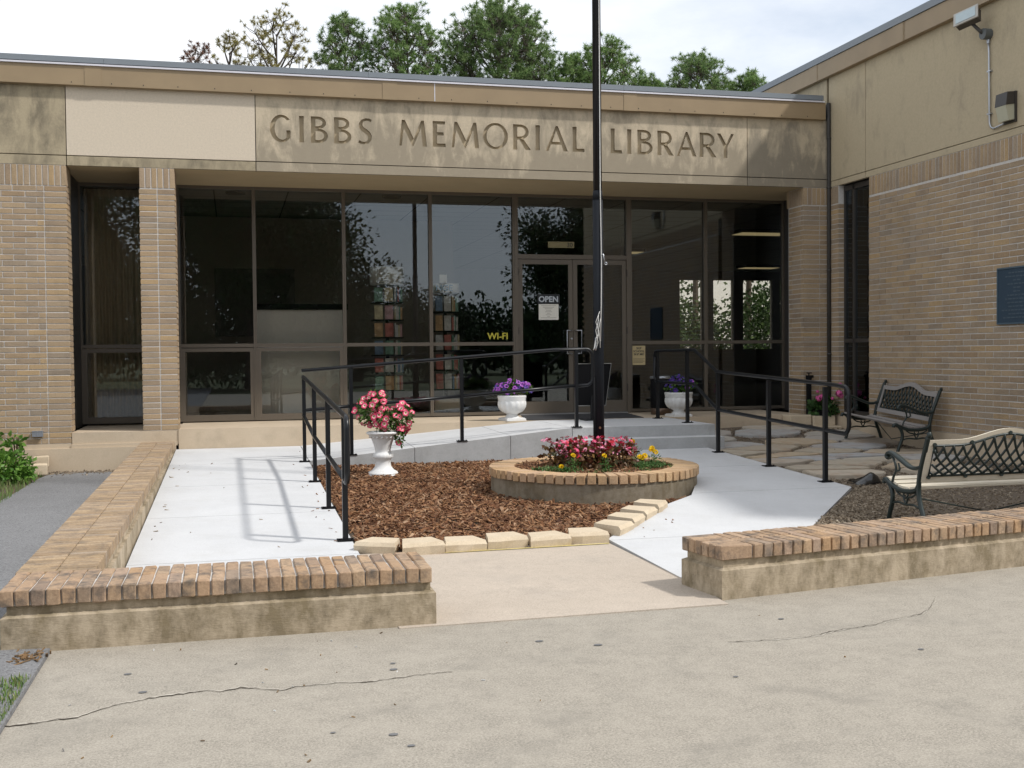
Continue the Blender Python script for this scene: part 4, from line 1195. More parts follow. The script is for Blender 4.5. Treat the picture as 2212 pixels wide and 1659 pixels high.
for i, w in enumerate((.26,.20,.14,.09,.12,.06,.10,.05,.28)):
    z = 1.888-.026*i; b.box(7.95-w/2, 7.95+w/2, YF-.0255, YF-.0245, z-.004, z+.003)
b.obj('printed_line', simple('grey_print', (0.36,0.34,0.30), .9), nt)
wf = tag(put('wifi_sign', text_mesh('WI-FI', .155, simple('yellow_vinyl', (0.55,0.50,0.06), .6), .001, 'LEFT', bold=.003), loc=(6.868, YF-.02, 1.318), rot=UP), 'yellow WI-FI lettering on the glass left of the door', 'sign')
pk = thing('poster', 'tan poster reading SKIP SCHOOL SKIP ME on the glass right of the door', 'poster', (9.59, YF-.02, .85))
b = MB(); b.box(9.474, 9.714, YF-.024, YF-.021, .85, 1.187); b.obj('sheet', simple('tan_paper', (0.50,0.40,0.22), .9), pk)
put('lettering', text_mesh('SKIP\nSCHOOL\nSKIP ME!', .052, M_ink, .0006, space=1.0, bold=.001), pk, loc=(9.594, YF-.026, 1.125), rot=UP)
b = MB()
for i in range(4): b.box(9.49, 9.70-.03*(i % 2), YF-.0255, YF-.0245, .955-.022*i, .960-.022*i)
b.obj('printed_line', M_ink, pk)
nm = thing('number_plate', 'faded gold strip with the figures 30 above the doors', 'sign', (8.05, YF-.02, 2.84))
b = MB(); b.box(7.95, 8.42, YF-.022, YF-.02, 2.885, 2.99); b.obj('strip', simple('faded_gold', (0.24,0.21,0.11), .7), nm)
put('lettering', text_mesh('30', .11, M_ink, .0006), nm, loc=(8.34, YF-.0245, 2.90), rot=UP)

# ================================================================== things on the wing wall
fl = thing('floodlight', 'square floodlight on a knuckle arm below the wing roof', 'floodlight', (WX, -4.10, 5.2))
_n = Vector((.84, .36, -.42)).normalized(); _s = _n.cross(Vector((0, .25, 1))).normalized(); _u = _s.cross(_n)
mt = Matrix((_n, -_s, _u)).transposed()
c0 = Vector((WX-.24, -3.98, 5.45))
b = MB(); b.obox(c0, (.11, .30, .185), mt); hd = b.obj('housing', simple('bronze_housing', (0.075,0.065,0.055), .5), fl)
b = MB(); b.obox(c0 + mt @ Vector((-.06, 0, 0)), (.018, .335, .215), mt); b.obj('bezel', simple('aged_bezel', (0.42,0.40,0.36), .5), hd)
b = MB(); b.obox(c0 + mt @ Vector((-.071, 0, 0)), (.010, .27, .16), mt); b.obj('lens', M_lampglass, hd)
b = MB(); b.tube([tuple(c0 + mt @ Vector((.05, -.03, -.07))), (WX-.12, -4.06, 5.27), (WX-.09, -4.09, 5.23)], .024, 8); b.obj('arm', simple('bronze_arm', (0.05,0.045,0.04), .5), fl, True)
b = MB(); b.tube([(WX, -4.10, 5.22), (WX-.11, -4.10, 5.22)], .072, 16); b.obj('junction_box', simple('grey_box', (0.10,0.11,0.11), .5), fl)
cd = thing('conduit', 'thin steel conduit running from floodlight down to wall lamp', 'conduit', (WX, -4.15, 4.5))
b = MB(); b.tube([(WX-.025, -4.10, 5.16), (WX-.025, -4.12, 4.98), (WX-.025, -4.13, 4.2), (WX-.025, -4.135, 4.05), (WX-.025, -4.16, 3.99), (WX-.025, -4.22, 3.96), (WX-.025, -4.42, 3.985)], .0125, 8); cdo = b.obj('pipe', M_steel, cd, True)
for z in (4.72, 4.16):
    b = MB(); b.box(WX-.04, WX, -4.165, -4.095, z, z+.02); b.obj('strap', M_steel, cd)
b = MB(); b.tube([(WX-.025, -4.10, 5.17), (WX-.025, -4.105, 5.10)], .02, 8); b.obj('coupling', M_steel, cd)
wp = thing('wall_lamp', 'boxy wall lamp with dark hood and frosted lower lens', 'wall lamp', (WX, -4.5, 4.0))
b = MB(); b.box(WX-.03, WX, -4.64, -4.40, 3.97, 4.36); b.obj('back_plate', M_framed, wp)
b = MB(); b.add([(WX-.03,-4.63,4.20),(WX-.16,-4.63,4.18),(WX-.16,-4.41,4.18),(WX-.03,-4.41,4.20),(WX-.03,-4.63,4.355),(WX-.14,-4.63,4.345),(WX-.14,-4.41,4.345),(WX-.03,-4.41,4.355)], [(0,3,2,1),(4,5,6,7),(0,1,5,4),(1,2,6,5),(2,3,7,6),(3,0,4,7)]); b.obj('hood', M_framed, wp)
b = MB(); b.add([(WX-.03,-4.62,4.0),(WX-.11,-4.62,3.99),(WX-.11,-4.42,3.99),(WX-.03,-4.42,4.0),(WX-.03,-4.62,4.199),(WX-.157,-4.62,4.178),(WX-.157,-4.42,4.178),(WX-.03,-4.42,4.199)], [(0,3,2,1),(4,5,6,7),(0,1,5,4),(1,2,6,5),(2,3,7,6),(3,0,4,7)]); b.obj('lens', M_lens, wp)
pq = thing('plaque', 'blue-grey metal plaque with raised lettering on the wing wall', 'plaque', (WX, -4.6, 1.39))
b = MB(); b.box(WX-.02, WX-.001, -5.03, -4.288, 1.39, 2.125); b.obj('plate', M_plaque, pq)
b = MB()
for a in ((-5.03,-4.288,2.105,2.125),(-5.03,-4.288,1.39,1.41),(-4.306,-4.288,1.41,2.105),(-5.03,-5.012,1.41,2.105)): b.box(WX-.03, WX-.0205, a[0], a[1], a[2], a[3])
b.obj('border', simple('plaque_border', (0.10,0.15,0.19), .4, metal=.3), pq)
b = MB(); rr = random.Random(8)
for i in range(13):
    z = 2.05 - i*.048; w = rr.choice([.12,.3,.5,.56,.42,.34]); y = -4.66+w/2
    while y > -4.66-w/2:
        l = rr.uniform(.03, .08); b.box(WX-.024, WX-.0202, y-l, y, z-.008, z+.009); y -= l+.015
b.obj('raised_line', simple('plaque_letters', (0.10,0.14,0.175), .4, metal=.3), pq)
ob = thing('outlet_box', 'small grey outlet box low on the left brick wall', 'outlet box', (-.04, 0, .0))
b = MB(); b.box(-.105, .035, -.05, -.001, -.045, .03); b.obj('box', simple('grey_plastic', (0.20,0.215,0.24), .5), ob)
b = MB(); b.box(-.038, -.033, -.054, -.0505, -.045, .03); b.box(-.108, .038, -.055, 0, .031, .037); b.obj('cover', simple('grey_lid', (0.27,0.285,0.31), .5), ob)
# ================================================================== benches
def bench(label, loc, rz, woodm, L, sc):
    t = thing('bench', label, 'bench', loc, 'cast iron garden benches', rz=rz)
    t.scale = sc
    def C(pts, n=5):      # smooth polyline (Catmull-Rom)
        P = [Vector(p) for p in pts]; out = []
        for i in range(len(P)-1):
            p0, p1, p2, p3 = P[max(i-1,0)], P[i], P[i+1], P[min(i+2,len(P)-1)]
            for k in range(n):
                u = k/n
                out.append(.5*((2*p1)+(p2-p0)*u+(2*p0-5*p1+4*p2-p3)*u*u+(3*p1-p0-3*p2+p3)*u**3))
        out.append(P[-1]); return out
    for s in (-1, 1):
        x = s*L/2
        S = lambda pts: [(x, y, z) for y, z in pts]
        b = MB()
        b.tube(C(S([(.32,0),(.28,.12),(.215,.28),(.20,.41),(.235,.58),(.30,.76),(.345,.885)])), [.024]*31, 6)
        b.tube(C(S([(.345,.885),(.365,.90),(.355,.925)]), 3), .022, 6)
        fl_ = b.obj('rear_post', M_iron, t, True, local=True)
        b = MB(); b.tube(C(S([(-.29,0),(-.262,.10),(-.215,.24),(-.235,.34),(-.30,.415),(-.345,.42),(-.355,.385)])), .023, 6); b.obj('front_leg', M_iron, t, True, local=True)
        b = MB(); b.tube(C(S([(-.33,.425),(-.24,.385),(-.10,.345),(.05,.345),(.16,.37),(.205,.42)])), .024, 6); b.obj('seat_rail', M_iron, t, True, local=True)
        b = MB()
        b.tube(C(S([(.245,.60),(.16,.575),(.06,.585),(-.08,.64),(-.20,.685),(-.27,.69),(-.30,.655),(-.275,.635)])), .021, 6, sx=1.5)
        b.tube(C(S([(-.23,.675),(-.17,.59),(-.16,.52),(-.20,.46),(-.215,.41)])), .012, 6)
        b.tube(C(S([(-.12,.60),(-.10,.54),(-.15,.52)])), .010, 6)
        b.obj('armrest', M_iron, t, True, local=True)
        b = MB()
        b.tube(C(S([(-.225,.20),(-.12,.225),(0,.215),(.12,.225),(.235,.20)])), .011, 6)
        for q in (-1, 1):
            b.tube(C(S([(q*.16,.335),(q*.10,.30),(q*.04,.285),(q*.02,.25),(0,.215)])), .010, 6)
            b.tube(C(S([(0,.34),(q*.035,.31),(0,.275)])), .008, 6)
        b.obj('scroll_brace', M_iron, t, True, local=True)
    HL = L/2 - .005
    for i, (y, z, tl) in enumerate(((-.285,.432,.25),(-.195,.402,.22),(-.10,.378,.10),(0.0,.372,0),(.10,.385,-.18))):
        b = MB(); b.obox((0, y, z), (2*HL, .082, .022), Matrix.Rotation(-tl, 3, 'X')); b.obj('seat_slat', woodm, t, local=True)
    B = lambda x, h, o=0: (x, .205 + (h-.42)*.305 + o, h)
    def arch(x):
        u = abs(x)/HL
        return .095*(.5+.5*math.cos(PI*min(1, u/.62)))
    def board(x0, x1, lo, hi, name, n=1):
        b = MB(); vs_ = []
        for i in range(n+1):
            x = x0+(x1-x0)*i/n
            for h in (lo(x), hi(x)):
                for o in (-.012, .012): vs_.append(B(x, h, o))
        fs = []
        for i in range(n):
            a, c = 4*i, 4*i+4
            fs += [(a,c,c+2,a+2),(a+1,a+3,c+3,c+1),(a+2,c+2,c+3,a+3),(a,a+1,c+1,c)]
        fs += [(0,2,3,1),(4*n,4*n+1,4*n+3,4*n+2)]
        b.add(vs_, fs); return b.obj(name, woodm, t, local=True)
    board(-HL, HL, lambda x: .795+arch(x), lambda x: .855+arch(x), 'back_top_rail', 28)
    board(-HL, HL, lambda x: .455, lambda x: .512, 'back_bottom_rail')
    board(-HL, -HL+.055, lambda x: .514, lambda x: .793, 'back_side_board'); board(HL-.055, HL, lambda x: .514, lambda x: .793, 'back_side_board')
    b = MB()
    xi = HL-.06
    ring = [B(-xi, .512, .016), B(-xi, .800, .016)] + [B(-xi+2*xi*i/24, .800+arch(-xi+2*xi*i/24), .016) for i in range(1, 24)] + [B(xi, .800, .016), B(xi, .512, .016)]
    b.tube(ring + [ring[0]], .013, 6)
    ng = 15
    for i in range(-3, ng+1):
        for s in (-1, 1):
            pts = []
            for k in range(9):
                u = k/8
                x = -xi + 2*xi*(i+.5)/ng + (u*2.6 + .45*math.sin(PI*u))*2*xi/ng
                if s < 0: x = -x
                if abs(x) > xi: continue
                h = .515 + u*(.283 + arch(x))
                pts.append(B(x, h, .016 + .006*s))
            if len(pts) > 1: b.tube(pts, .0115, 5)
    lt = b.obj('back_lattice', M_iron, t, True, local=True)
    b = MB()
    for i in range(5):
        x = -xi + 2*xi*i/4
        for h in (.50, .812+arch(x)): b.tube([B(x, h, .012), B(x, h, .028)], .018, 8)
    b.obj('lug', M_iron, lt, local=True)
    b = MB(); b.tube([(-HL, .22, .30), (0, .05, .12), (HL, .22, .30)], .007, 6); b.obj('tie_rod', M_iron, t, local=True)
    return t
bench('weathered grey slatted bench with iron lattice back against the shaded wing wall', (11.97, -2.43, z_bed(-2.43)), R(-90-3), M_woodg, 1.50, (1.0, 1.0, 1.0))
bpy.data.objects['bench'].rotation_euler = (R(0), R(3.0), R(-93))
bench('sunlit pale wooden bench with dark iron lattice back seen from behind', (9.24, -8.22, z_bed(-8.22)), R(180), M_wood, 1.60, (1, .95, .93))

# ================================================================== plants
def leaf_cloud(mb, n, center, rad, size, rr, shape=None, aspect=.5, droop=.3, shell=.35):
    for _ in range(n):
        for _t in range(30):
            d = Vector((rr.gauss(0,1), rr.gauss(0,1), rr.gauss(0,1))).normalized()
            q = (shell + (1-shell)*rr.random())
            p = Vector((d.x*rad[0]*q, d.y*rad[1]*q, d.z*rad[2]*q))
            if shape is None or shape(p): break
        p += Vector(center)
        s = size*rr.uniform(.6, 1.3)
        ax = (d + Vector((rr.gauss(0,.5), rr.gauss(0,.5), rr.gauss(0,.5)-droop))).normalized()
        sd = ax.cross(Vector((rr.gauss(0,1), rr.gauss(0,1), rr.gauss(0,1)))).normalized()
        up = ax.cross(sd)
        mb.add([p, p+ax*s*.5+sd*s*aspect*.5+up*s*.06, p+ax*s, p+ax*s*.5-sd*s*aspect*.5+up*s*.06], [(0,1,2,3)])
M_leafg = leafmat('petunia_leaves', [(0.03,0.075,0.015),(0.055,0.12,0.022),(0.09,0.17,0.03),(0.13,0.21,0.05)], .55, .3)
M_pink = simple('deep_pink_petal', (0.62,0.045,0.12), .6, var=.25, scale=30)
M_pinkw = simple('pale_pink_throat', (0.75,0.42,0.44), .6, var=.15, scale=30)
M_yel = simple('flower_eye', (0.45,0.38,0.12), .7)
M_viol = simple('violet_petal', (0.36,0.09,0.46), .6, var=.2, scale=30)
M_viold = simple('violet_throat', (0.22,0.05,0.33), .6)
M_purp = simple('dark_purple_petal', (0.045,0.02,0.19), .6, var=.2, scale=30)
def petunia_mesh(m1, m2, m3, seed, r=.036):
    rr = random.Random(seed); b = MB(); n = 15
    rings = []
    for k, (q, z) in enumerate(((.10, -.35), (.30, -.10), (.58, .03), (1.0, .06))):
        rings.append([(r*q*(1+(.10*math.cos(5*2*PI*j/n) if k == 3 else 0))*math.cos(2*PI*j/n), r*q*(1+(.10*math.cos(5*2*PI*j/n) if k == 3 else 0))*math.sin(2*PI*j/n), r*(z + (rr.uniform(-.12,.12)+.10*math.cos(5*2*PI*j/n+.6) if k == 3 else 0))) for j in range(n)])
    vs_ = [p for g in rings for p in g]
    b.add(vs_, [tuple(range(n))], 2)
    for k in range(3):
        b.m += [(2, 1, 0)[k]]*n
        b.f += [(k*n+j, k*n+(j+1) % n, (k+1)*n+(j+1) % n, (k+1)*n+j) for j in range(n)]
    return b.mesh('petunia_flower', [m1, m2, m3])
PK = [petunia_mesh(M_pink, M_pinkw, M_yel, i) for i in range(3)]
VI = [petunia_mesh(M_viol, M_viold, M_purp, 10+i) for i in range(3)]
PU = [petunia_mesh(M_purp, M_purp, M_viold, 20+i) for i in range(3)]
def face(o, d, roll=0):
    o.rotation_euler = Vector(d).to_track_quat('Z', 'Y').to_euler()
def petunia_plant(label, base, lobes, nfl, meshes, nleaf, seed, stemmat=M_leafg, front=(-.25,-.95,.2)):
    rr = random.Random(seed)
    t = thing('petunia', label, 'flowers', base)
    b = MB()
    for (c, rad, w) in lobes: leaf_cloud(b, int(nleaf*w), c, rad, .05, rr, None, .55)
    for (c, rad, w) in lobes:
        for _ in range(int(26*w)):
            d = Vector((rr.gauss(0,1), rr.gauss(0,1), rr.gauss(0,1)))
            d.normalize()
            e = Vector(c)+Vector((d.x*rad[0], d.y*rad[1], d.z*rad[2]))*.9
            b.tube([Vector(base)+Vector((rr.uniform(-.08,.08), rr.uniform(-.08,.08), -.02)), (Vector(base)+e)/2+Vector((0,0,.05)), e], .003, 4)
    tag(b.obj('foliage', stemmat, t), kind='stuff')
    cnt = 0
    F = Vector(front).normalized()
    for (c, rad, w) in lobes:
        for _ in range(int(round(nfl*w))):
            for _k in range(40):
                d = Vector((rr.gauss(0,1), rr.gauss(0,1), rr.gauss(0,1)+.35)).normalized()
                if d.dot(F) > -.25: break
            p = Vector(c) + Vector((d.x*rad[0], d.y*rad[1], d.z*rad[2]))*rr.uniform(.95, 1.1)
            o = put('flower', rr.choice(meshes), t, loc=p, scale=[rr.uniform(.85, 1.25)]*3)
            face(o, d*.7 + F*.6 + Vector((rr.gauss(0,.25), rr.gauss(0,.25), rr.gauss(0,.25))))
    return t
ux, uy_, uz = 4.475, -2.95, .105
petunia_plant('pink and white petunias spilling over the tall urn', (ux, uy_, uz),
    [((ux-.14, uy_-.03, uz+.27), (.20,.17,.18), .34), ((ux+.02, uy_-.05, uz+.16), (.19,.16,.14), .22), ((ux+.24, uy_-.02, uz+.17), (.14,.14,.18), .24), ((ux-.08, uy_, uz+.42), (.13,.12,.10), .13), ((ux+.20, uy_-.10, uz-.05), (.05,.05,.16), .07)], 78, PK, 1500, 31)
petunia_plant('violet and purple petunias in the left porch urn', (6.935, .16, .40),
    [((6.87,.14,.50), (.22,.17,.11), .5), ((7.10,.12,.52), (.15,.14,.09), .3), ((6.95,.12,.58), (.13,.12,.08), .2)], 52, VI+VI+PU, 800, 32)
petunia_plant('mostly dark purple petunias in the right porch urn behind the rail', (9.76, .17, .40),
    [((9.74,.14,.50), (.22,.17,.10), .5), ((9.72,.12,.60), (.12,.10,.08), .25), ((9.93,.12,.54), (.10,.10,.07), .25)], 40, PU+PU+VI[:1], 700, 33)
# begonias round the pole
M_bleaf = leafmat('bronze_begonia_leaves', [(0.06,0.028,0.012),(0.10,0.045,0.018),(0.13,0.075,0.025),(0.17,0.10,0.03),(0.12,0.03,0.025),(0.055,0.075,0.02)], .4)
M_bpet = [simple('begonia_pink', (0.64,0.06,0.16), .55, var=.3, scale=40), simple('begonia_pale', (0.76,0.28,0.40), .55, var=.2, scale=40), simple('begonia_red', (0.50,0.02,0.045), .55, var=.3, scale=40)]
def bloom_mesh(m, seed, r=.030):
    rr = random.Random(seed); b = MB()
    for k in range(4):
        c = Vector((rr.uniform(-.6,.6)*r, rr.uniform(-.6,.6)*r, rr.uniform(-.3,.5)*r))
        for j in range(4):
            a = j*PI/2 + rr.uniform(0, 1); e = Vector((math.cos(a), math.sin(a), rr.uniform(-.2,.5)))*r*rr.uniform(.45,.7); s = Vector((-math.sin(a), math.cos(a), rr.uniform(-.2,.2)))*r*.36
            b.add([c, c+e*.6+s, c+e, c+e*.6-s], [(0,1,2,3)])
    return b.mesh('begonia_bloom', m)
BLO = [bloom_mesh(M_bpet[i % 3], i) for i in range(9)]
rr = random.Random(51)
spots_b = [(a*.82, b*.9+.08) for a, b in [(-.42,-.18),(-.25,-.38),(-.02,-.42),(.22,-.40),(.42,-.22),(-.50,.08),(.52,.02),(-.22,.18),(.25,.18),(0,.36),(.05,-.18),(-.22,-.1)]]
where_b = ['at the left front of the flagpole clump','second from left along the clump front','at the clump front centre, left of the front marigold','at the clump front right of centre','at the right front of the flagpole clump','at the far left end of the flagpole clump','at the far right end of the flagpole clump','behind on the left of the flagpole','behind on the right of the flagpole','directly behind the flagpole','just in front of the flagpole foot','left of the flagpole foot inside the clump']
for i, (dx, dy) in enumerate(spots_b):
    x, y = PC[0]+dx, PC[1]+dy
    h = .235 + .06*(1-math.hypot(dx, dy))
    t = thing('begonia', 'bronze-leaved pink begonia %s' % where_b[i], 'flowers', (x, y, -.235), 'begonias in the round planter')
    b = MB()
    leaf_cloud(b, 110, (x, y, -.235+h*.5), (.17,.17,h*.6), .062, rr, lambda p: p.z > -h*.55, .75, .1, .3)
    b.tube([(x, y, -.24), (x, y, -.235+h*.7)], .008, 5)
    tag(b.obj('foliage', M_bleaf, t), kind='stuff')
    for k in range(20):
        a = rr.uniform(0, 2*PI); q = rr.uniform(0, .17)
        o = put('flower', rr.choice(BLO), t, loc=(x+q*math.cos(a), y+q*math.sin(a), -.235+h*rr.uniform(.55, 1.2)), scale=[rr.uniform(.8, 1.3)]*3, rot=(rr.uniform(-.6,.9), rr.uniform(-.6,.6), rr.uniform(0,6)))
M_mar = simple('marigold_petal', (0.85,0.60,0.015), .6, var=.2, scale=60)
M_mleaf = leafmat('marigold_leaves', [(0.035,0.09,0.02),(0.06,0.14,0.03),(0.10,0.19,0.045)])
def marigold_mesh(seed, r=.028):
    rr = random.Random(seed); b = MB()
    for k in range(46):
        d = Vector((rr.gauss(0,1), rr.gauss(0,1), abs(rr.gauss(0,1)))).normalized()
        s = d.orthogonal().normalized()*r*.35; c = d*r*.35
        b.add([c-s*.5, c+d*r*.55-s, c+d*r*.72, c+d*r*.55+s, c+s*.5], [(0,1,2,3,4)])
    return b.mesh('marigold_bloom', M_mar)
MAR = [marigold_mesh(i) for i in range(3)]
mar = [('yellow marigold at the far left of the planter flowers', -.36, -.42, .19, 1), ('yellow marigold in front of the flagpole', -.05, -.58, .20, 1), ('small low marigold near the planter left rim', -.52, -.55, .08, 1), ('largest yellow marigold at the planter front right', .35, -.68, .17, 3), ('tall yellow marigold by the planter right rim', .62, -.30, .20, 3), ('marigold half hidden behind the begonias on the right', .52, .05, .27, 1)]
for i, (lab, dx, dy, h, nf) in enumerate(mar):
    x, y = PC[0]+dx, PC[1]+dy
    t = thing('marigold', lab, 'flowers', (x, y, -.24), 'yellow marigolds in the round planter')
    b = MB(); leaf_cloud(b, 120, (x, y, -.24+h*.42), (.08,.08,h*.5), .04, rr, None, .28, 0, .1); b.tube([(x, y, -.25), (x, y, -.24+h)], .004, 5)
    tag(b.obj('foliage', M_mleaf, t), kind='stuff')
    for k in range(nf):
        o = put('flower', MAR[k % 3], t, loc=(x+(k-nf/2)*.028+rr.uniform(-.01,.01), y+rr.uniform(-.02,.02), -.24+h+rr.uniform(-.02,.03)), scale=[1.15]*3 if nf > 1 else [1.0]*3)
        face(o, (rr.uniform(-.4,.3), -.8, .8))
def weeds(seed, n, fn):
    rr = random.Random(seed); b = MB()
    for _ in range(n):
        x, y = fn(rr)
        for k in range(7):
            a = rr.uniform(0, 2*PI); L = rr.uniform(.04, .11); z = -.245
            d = Vector((math.cos(a)*.6, math.sin(a)*.6, rr.uniform(.4, 1))).normalized(); s = d.cross(Vector((0,0,1))).normalized()*.006
            p = Vector((x, y, z)); b.add([p-s, p+s, p+d*L*.6+s, p+d*L-Vector((0,0,.01)), p+d*L*.6-s], [(0,1,2,3,4)])
    return b
wb = weeds(61, 240, lambda r: (lambda q, a: (PC[0]+q*math.cos(a), PC[1]+q*math.sin(a)))(r.uniform(.5, .86), r.choice([r.uniform(-2.9,-2.2), r.uniform(-.75,.15), r.uniform(-2.2,-.6) if r.random() < .35 else r.uniform(-.7, .1)])))
tag(wb.obj('planter_weeds', M_mleaf), 'small green weeds round the edge of the planter soil', 'weeds', kind='stuff')

# left shrub, tall clump at the frame edge, and stacked blocks behind
def shrub(name, label, c, rad, n, size, mat, seed, group=None):
    rr = random.Random(seed)
    t = thing(name, label, 'shrub', (c[0], c[1], c[2]-rad[2]), group)
    b = MB(); leaf_cloud(b, n, c, rad, size, rr, None, .6, .2, .25)
    for lump in range(6):
        d = Vector((rr.gauss(0,1), rr.gauss(0,1), rr.gauss(0,.8))).normalized()
        leaf_cloud(b, n//12, (c[0]+d.x*rad[0]*.8, c[1]+d.y*rad[1]*.8, c[2]+d.z*rad[2]*.8), (rad[0]*.4, rad[1]*.4, rad[2]*.4), size, rr, None, .6, .2, .2)
    tag(b.obj('foliage', mat, t), kind='stuff')
    b = MB()
    for k in range(8):
        d = Vector((rr.uniform(-1,1), rr.uniform(-1,1), rr.uniform(.3,1)))
        b.tube([(c[0], c[1], c[2]-rad[2]-.02), (c[0]+d.x*rad[0]*.7, c[1]+d.y*rad[1]*.7, c[2]+d.z*rad[2]*.7)], .006, 5)
    b.obj('stem', simple('shrub_stem', (0.10,0.07,0.04), .9), t)
    return t
M_bush = leafmat('bright_shrub_leaves', [(0.045,0.12,0.015),(0.08,0.19,0.025),(0.13,0.26,0.04),(0.18,0.31,0.06)], .45, .3)
shrub('shrub', 'bright green leafy shrub growing against the plinth blocks', (-.22, -1.25, -.36), (.33, .42, .22), 850, .075, M_bush, 71)
shrub('shrub', 'upright green shrub cut off by the left frame edge', (-.60, -.55, -.14), (.20, .22, .36), 650, .07, M_bush, 72)
shrub('shrub', 'tall leafy shoot rising behind the bright shrub', (-.17, -.95, -.12), (.10, .10, .20), 60, .09, M_bush, 73)
BLK = [cbox(.20, .15, .15, .01, .006, 200+i) for i in range(3)]
for me in BLK: me.materials.append(M_edge_stone)
for lab, x, y, z, rz in (('tan block on the ground beside the left shrub', .04, -.40, -.475, .2), ('tan block stacked upright against the library plinth', .03, -.18, -.385, .1), ('tan block behind the left shrub leaves', -.20, -.32, -.40, -.3), ('tan block lowest and nearest the left shrub', -.14, -.62, -.475, -.2)):
    tag(put('edging_block', rnd.choice(BLK), loc=(x, y, z), rot=(0, 0, rz)), lab, 'edging block', 'tan blocks by the library plinth')
# right ledge: tan blocks, geranium, dark post, black sheet
BLK2 = [cbox(.40, .26, .17, .012, .008, 210+i) for i in range(3)]
for me in BLK2: me.materials.append(M_edge_stone)
for lab, x, y, z, rz in (('tan ledge block left of the geranium', 11.72, -.17, -.075, .03), ('tan ledge block below the geranium leaves', 12.14, -.20, -.095, -.04), ('tan block on the ground below the geranium', 12.13, -.42, -.25, .08)):
    tag(put('ledge_block', rnd.choice(BLK2), loc=(x, y, z), rot=(0, 0, rz)), lab, 'stone block', 'tan blocks by the corner pillar')
gt = thing('geranium', 'pink geranium with dark leaves in front of the corner pillar', 'flowers', (12.17, -.22, -.005))
b = MB(); leaf_cloud(b, 420, (12.17, -.24, .15), (.26,.17,.16), .07, rr, None, .9, .1, .3); tag(b.obj('foliage', leafmat('geranium_leaves', [(0.02,0.055,0.012),(0.035,0.08,0.018),(0.05,0.11,0.025)]), gt), kind='stuff')
M_ger = simple('geranium_pink', (0.62,0.10,0.30), .55, var=.35, scale=50)
GE = []
for i in range(2):
    b = MB()
    for k in range(70):
        d = Vector((rr.gauss(0,1), rr.gauss(0,1), rr.gauss(0,1)+.3)).normalized(); c = d*.042; s = d.orthogonal().normalized()*.016; w = d.cross(s).normalized()*.016
        b.add([c-s, c+w, c+s, c-w], [(0,1,2,3)])
    GE.append(b.mesh('geranium_head', M_ger))
for k, (x, z, s) in enumerate(((11.99,.29,1.2),(12.06,.32,1.0),(11.97,.40,.6),(12.12,.42,.7),(12.36,.36,1.3),(12.38,.50,.9),(12.40,.32,.9),(12.24,.28,.6))):
    put('flower', GE[k % 2], gt, loc=(x, -.40, z), scale=[s]*3, rot=(rr.uniform(-1,1), rr.uniform(-1,1), 0))
b = MB(); b.lathe([(.12,0),(.15,.10),(.155,.105),(.13,.10)], 20, (12.17, -.22, -.008)); b.obj('pot', M_blackm, gt)
st = thing('hose_post', 'dark narrow post with a tap head beside the geranium', 'post', (11.99, -.10, 0))
b = MB(); b.box(11.955, 12.015, -.12, -.05, -.01, .60); b.obj('post', M_blackm, st)
b = MB(); b.tube([(11.985,-.085,.60),(11.985,-.085,.66)], .05, 10); b.tube([(11.985,-.085,.64),(12.06,-.10,.64)], .022, 8); b.tube([(11.985,-.085,.66),(11.985,-.085,.70)], .012, 6); b.tube([(11.945,-.085,.70),(12.04,-.085,.70)], .009, 6); b.obj('tap', M_blackm, st)
bs = MB()
rr = random.Random(91)
n = 12
for j in range(n+1):
    for i in range(n+1):
        u, v = i/n, j/n
        x = 9.34 + .42*u + .05*v; y = -5.92 + .42*v + .10*u
        h = .10*math.exp(-((u-.7)**2)*8 - ((v-.3)**2)*7) + .035*noise.noise((u*5, v*5, 1)) + .02
        bs.v.append((x, y, z_bed(y) + max(.006, h*min(1, 6*u*(1-u)+.25)*min(1, 6*v*(1-v)+.3))))
for j in range(n):
    for i in range(n):
        a = j*(n+1)+i; bs.f.append((a, a+1, a+n+2, a+n+1)); bs.m.append(0)
o = bs.obj('plastic_sheet', simple('black_plastic', (0.01,0.011,0.012), .22, spec=.6), None, True)
tag(o, 'crumpled black plastic sheet lying on the litter near the walkway corner', 'plastic sheet')
sm = o.modifiers.new('thick', 'SOLIDIFY'); sm.thickness = .004

# ================================================================== behind the glass
M_desk = simple('pale_desk_panel', (0.74,0.71,0.65), .7, var=.04)
dk = thing('reception_desk', 'pale reception desk with dark top behind the second window', 'desk', (3.8, 3.0, .012))
b = MB(); b.box(3.06, 4.52, 1.96, 2.02, .012, 1.83); b.obj('front_panel', M_desk, dk)
b = MB(); b.box(3.03, 4.55, 1.90, 2.7, 1.835, 1.925); b.obj('desk_top', M_blackm, dk)
b = MB(); b.box(3.06, 3.10, 2.025, 2.65, .012, 1.83); b.box(4.48, 4.52, 2.025, 2.65, .012, 1.83); b.obj('side_panel', M_desk, dk)
BOOKC = [simple('book_%d' % i, c, .6, var=.75, scale=11) for i, c in enumerate([(0.62,0.50,0.32),(0.50,0.16,0.13),(0.16,0.24,0.36),(0.70,0.64,0.55),(0.20,0.36,0.28),(0.60,0.36,0.18),(0.55,0.32,0.34),(0.78,0.73,0.66)])]
BK = [cbox(1, 1, 1, .02, 0, i) for i in range(8)]
for me, m in zip(BK, BOOKC): me.materials.append(m)
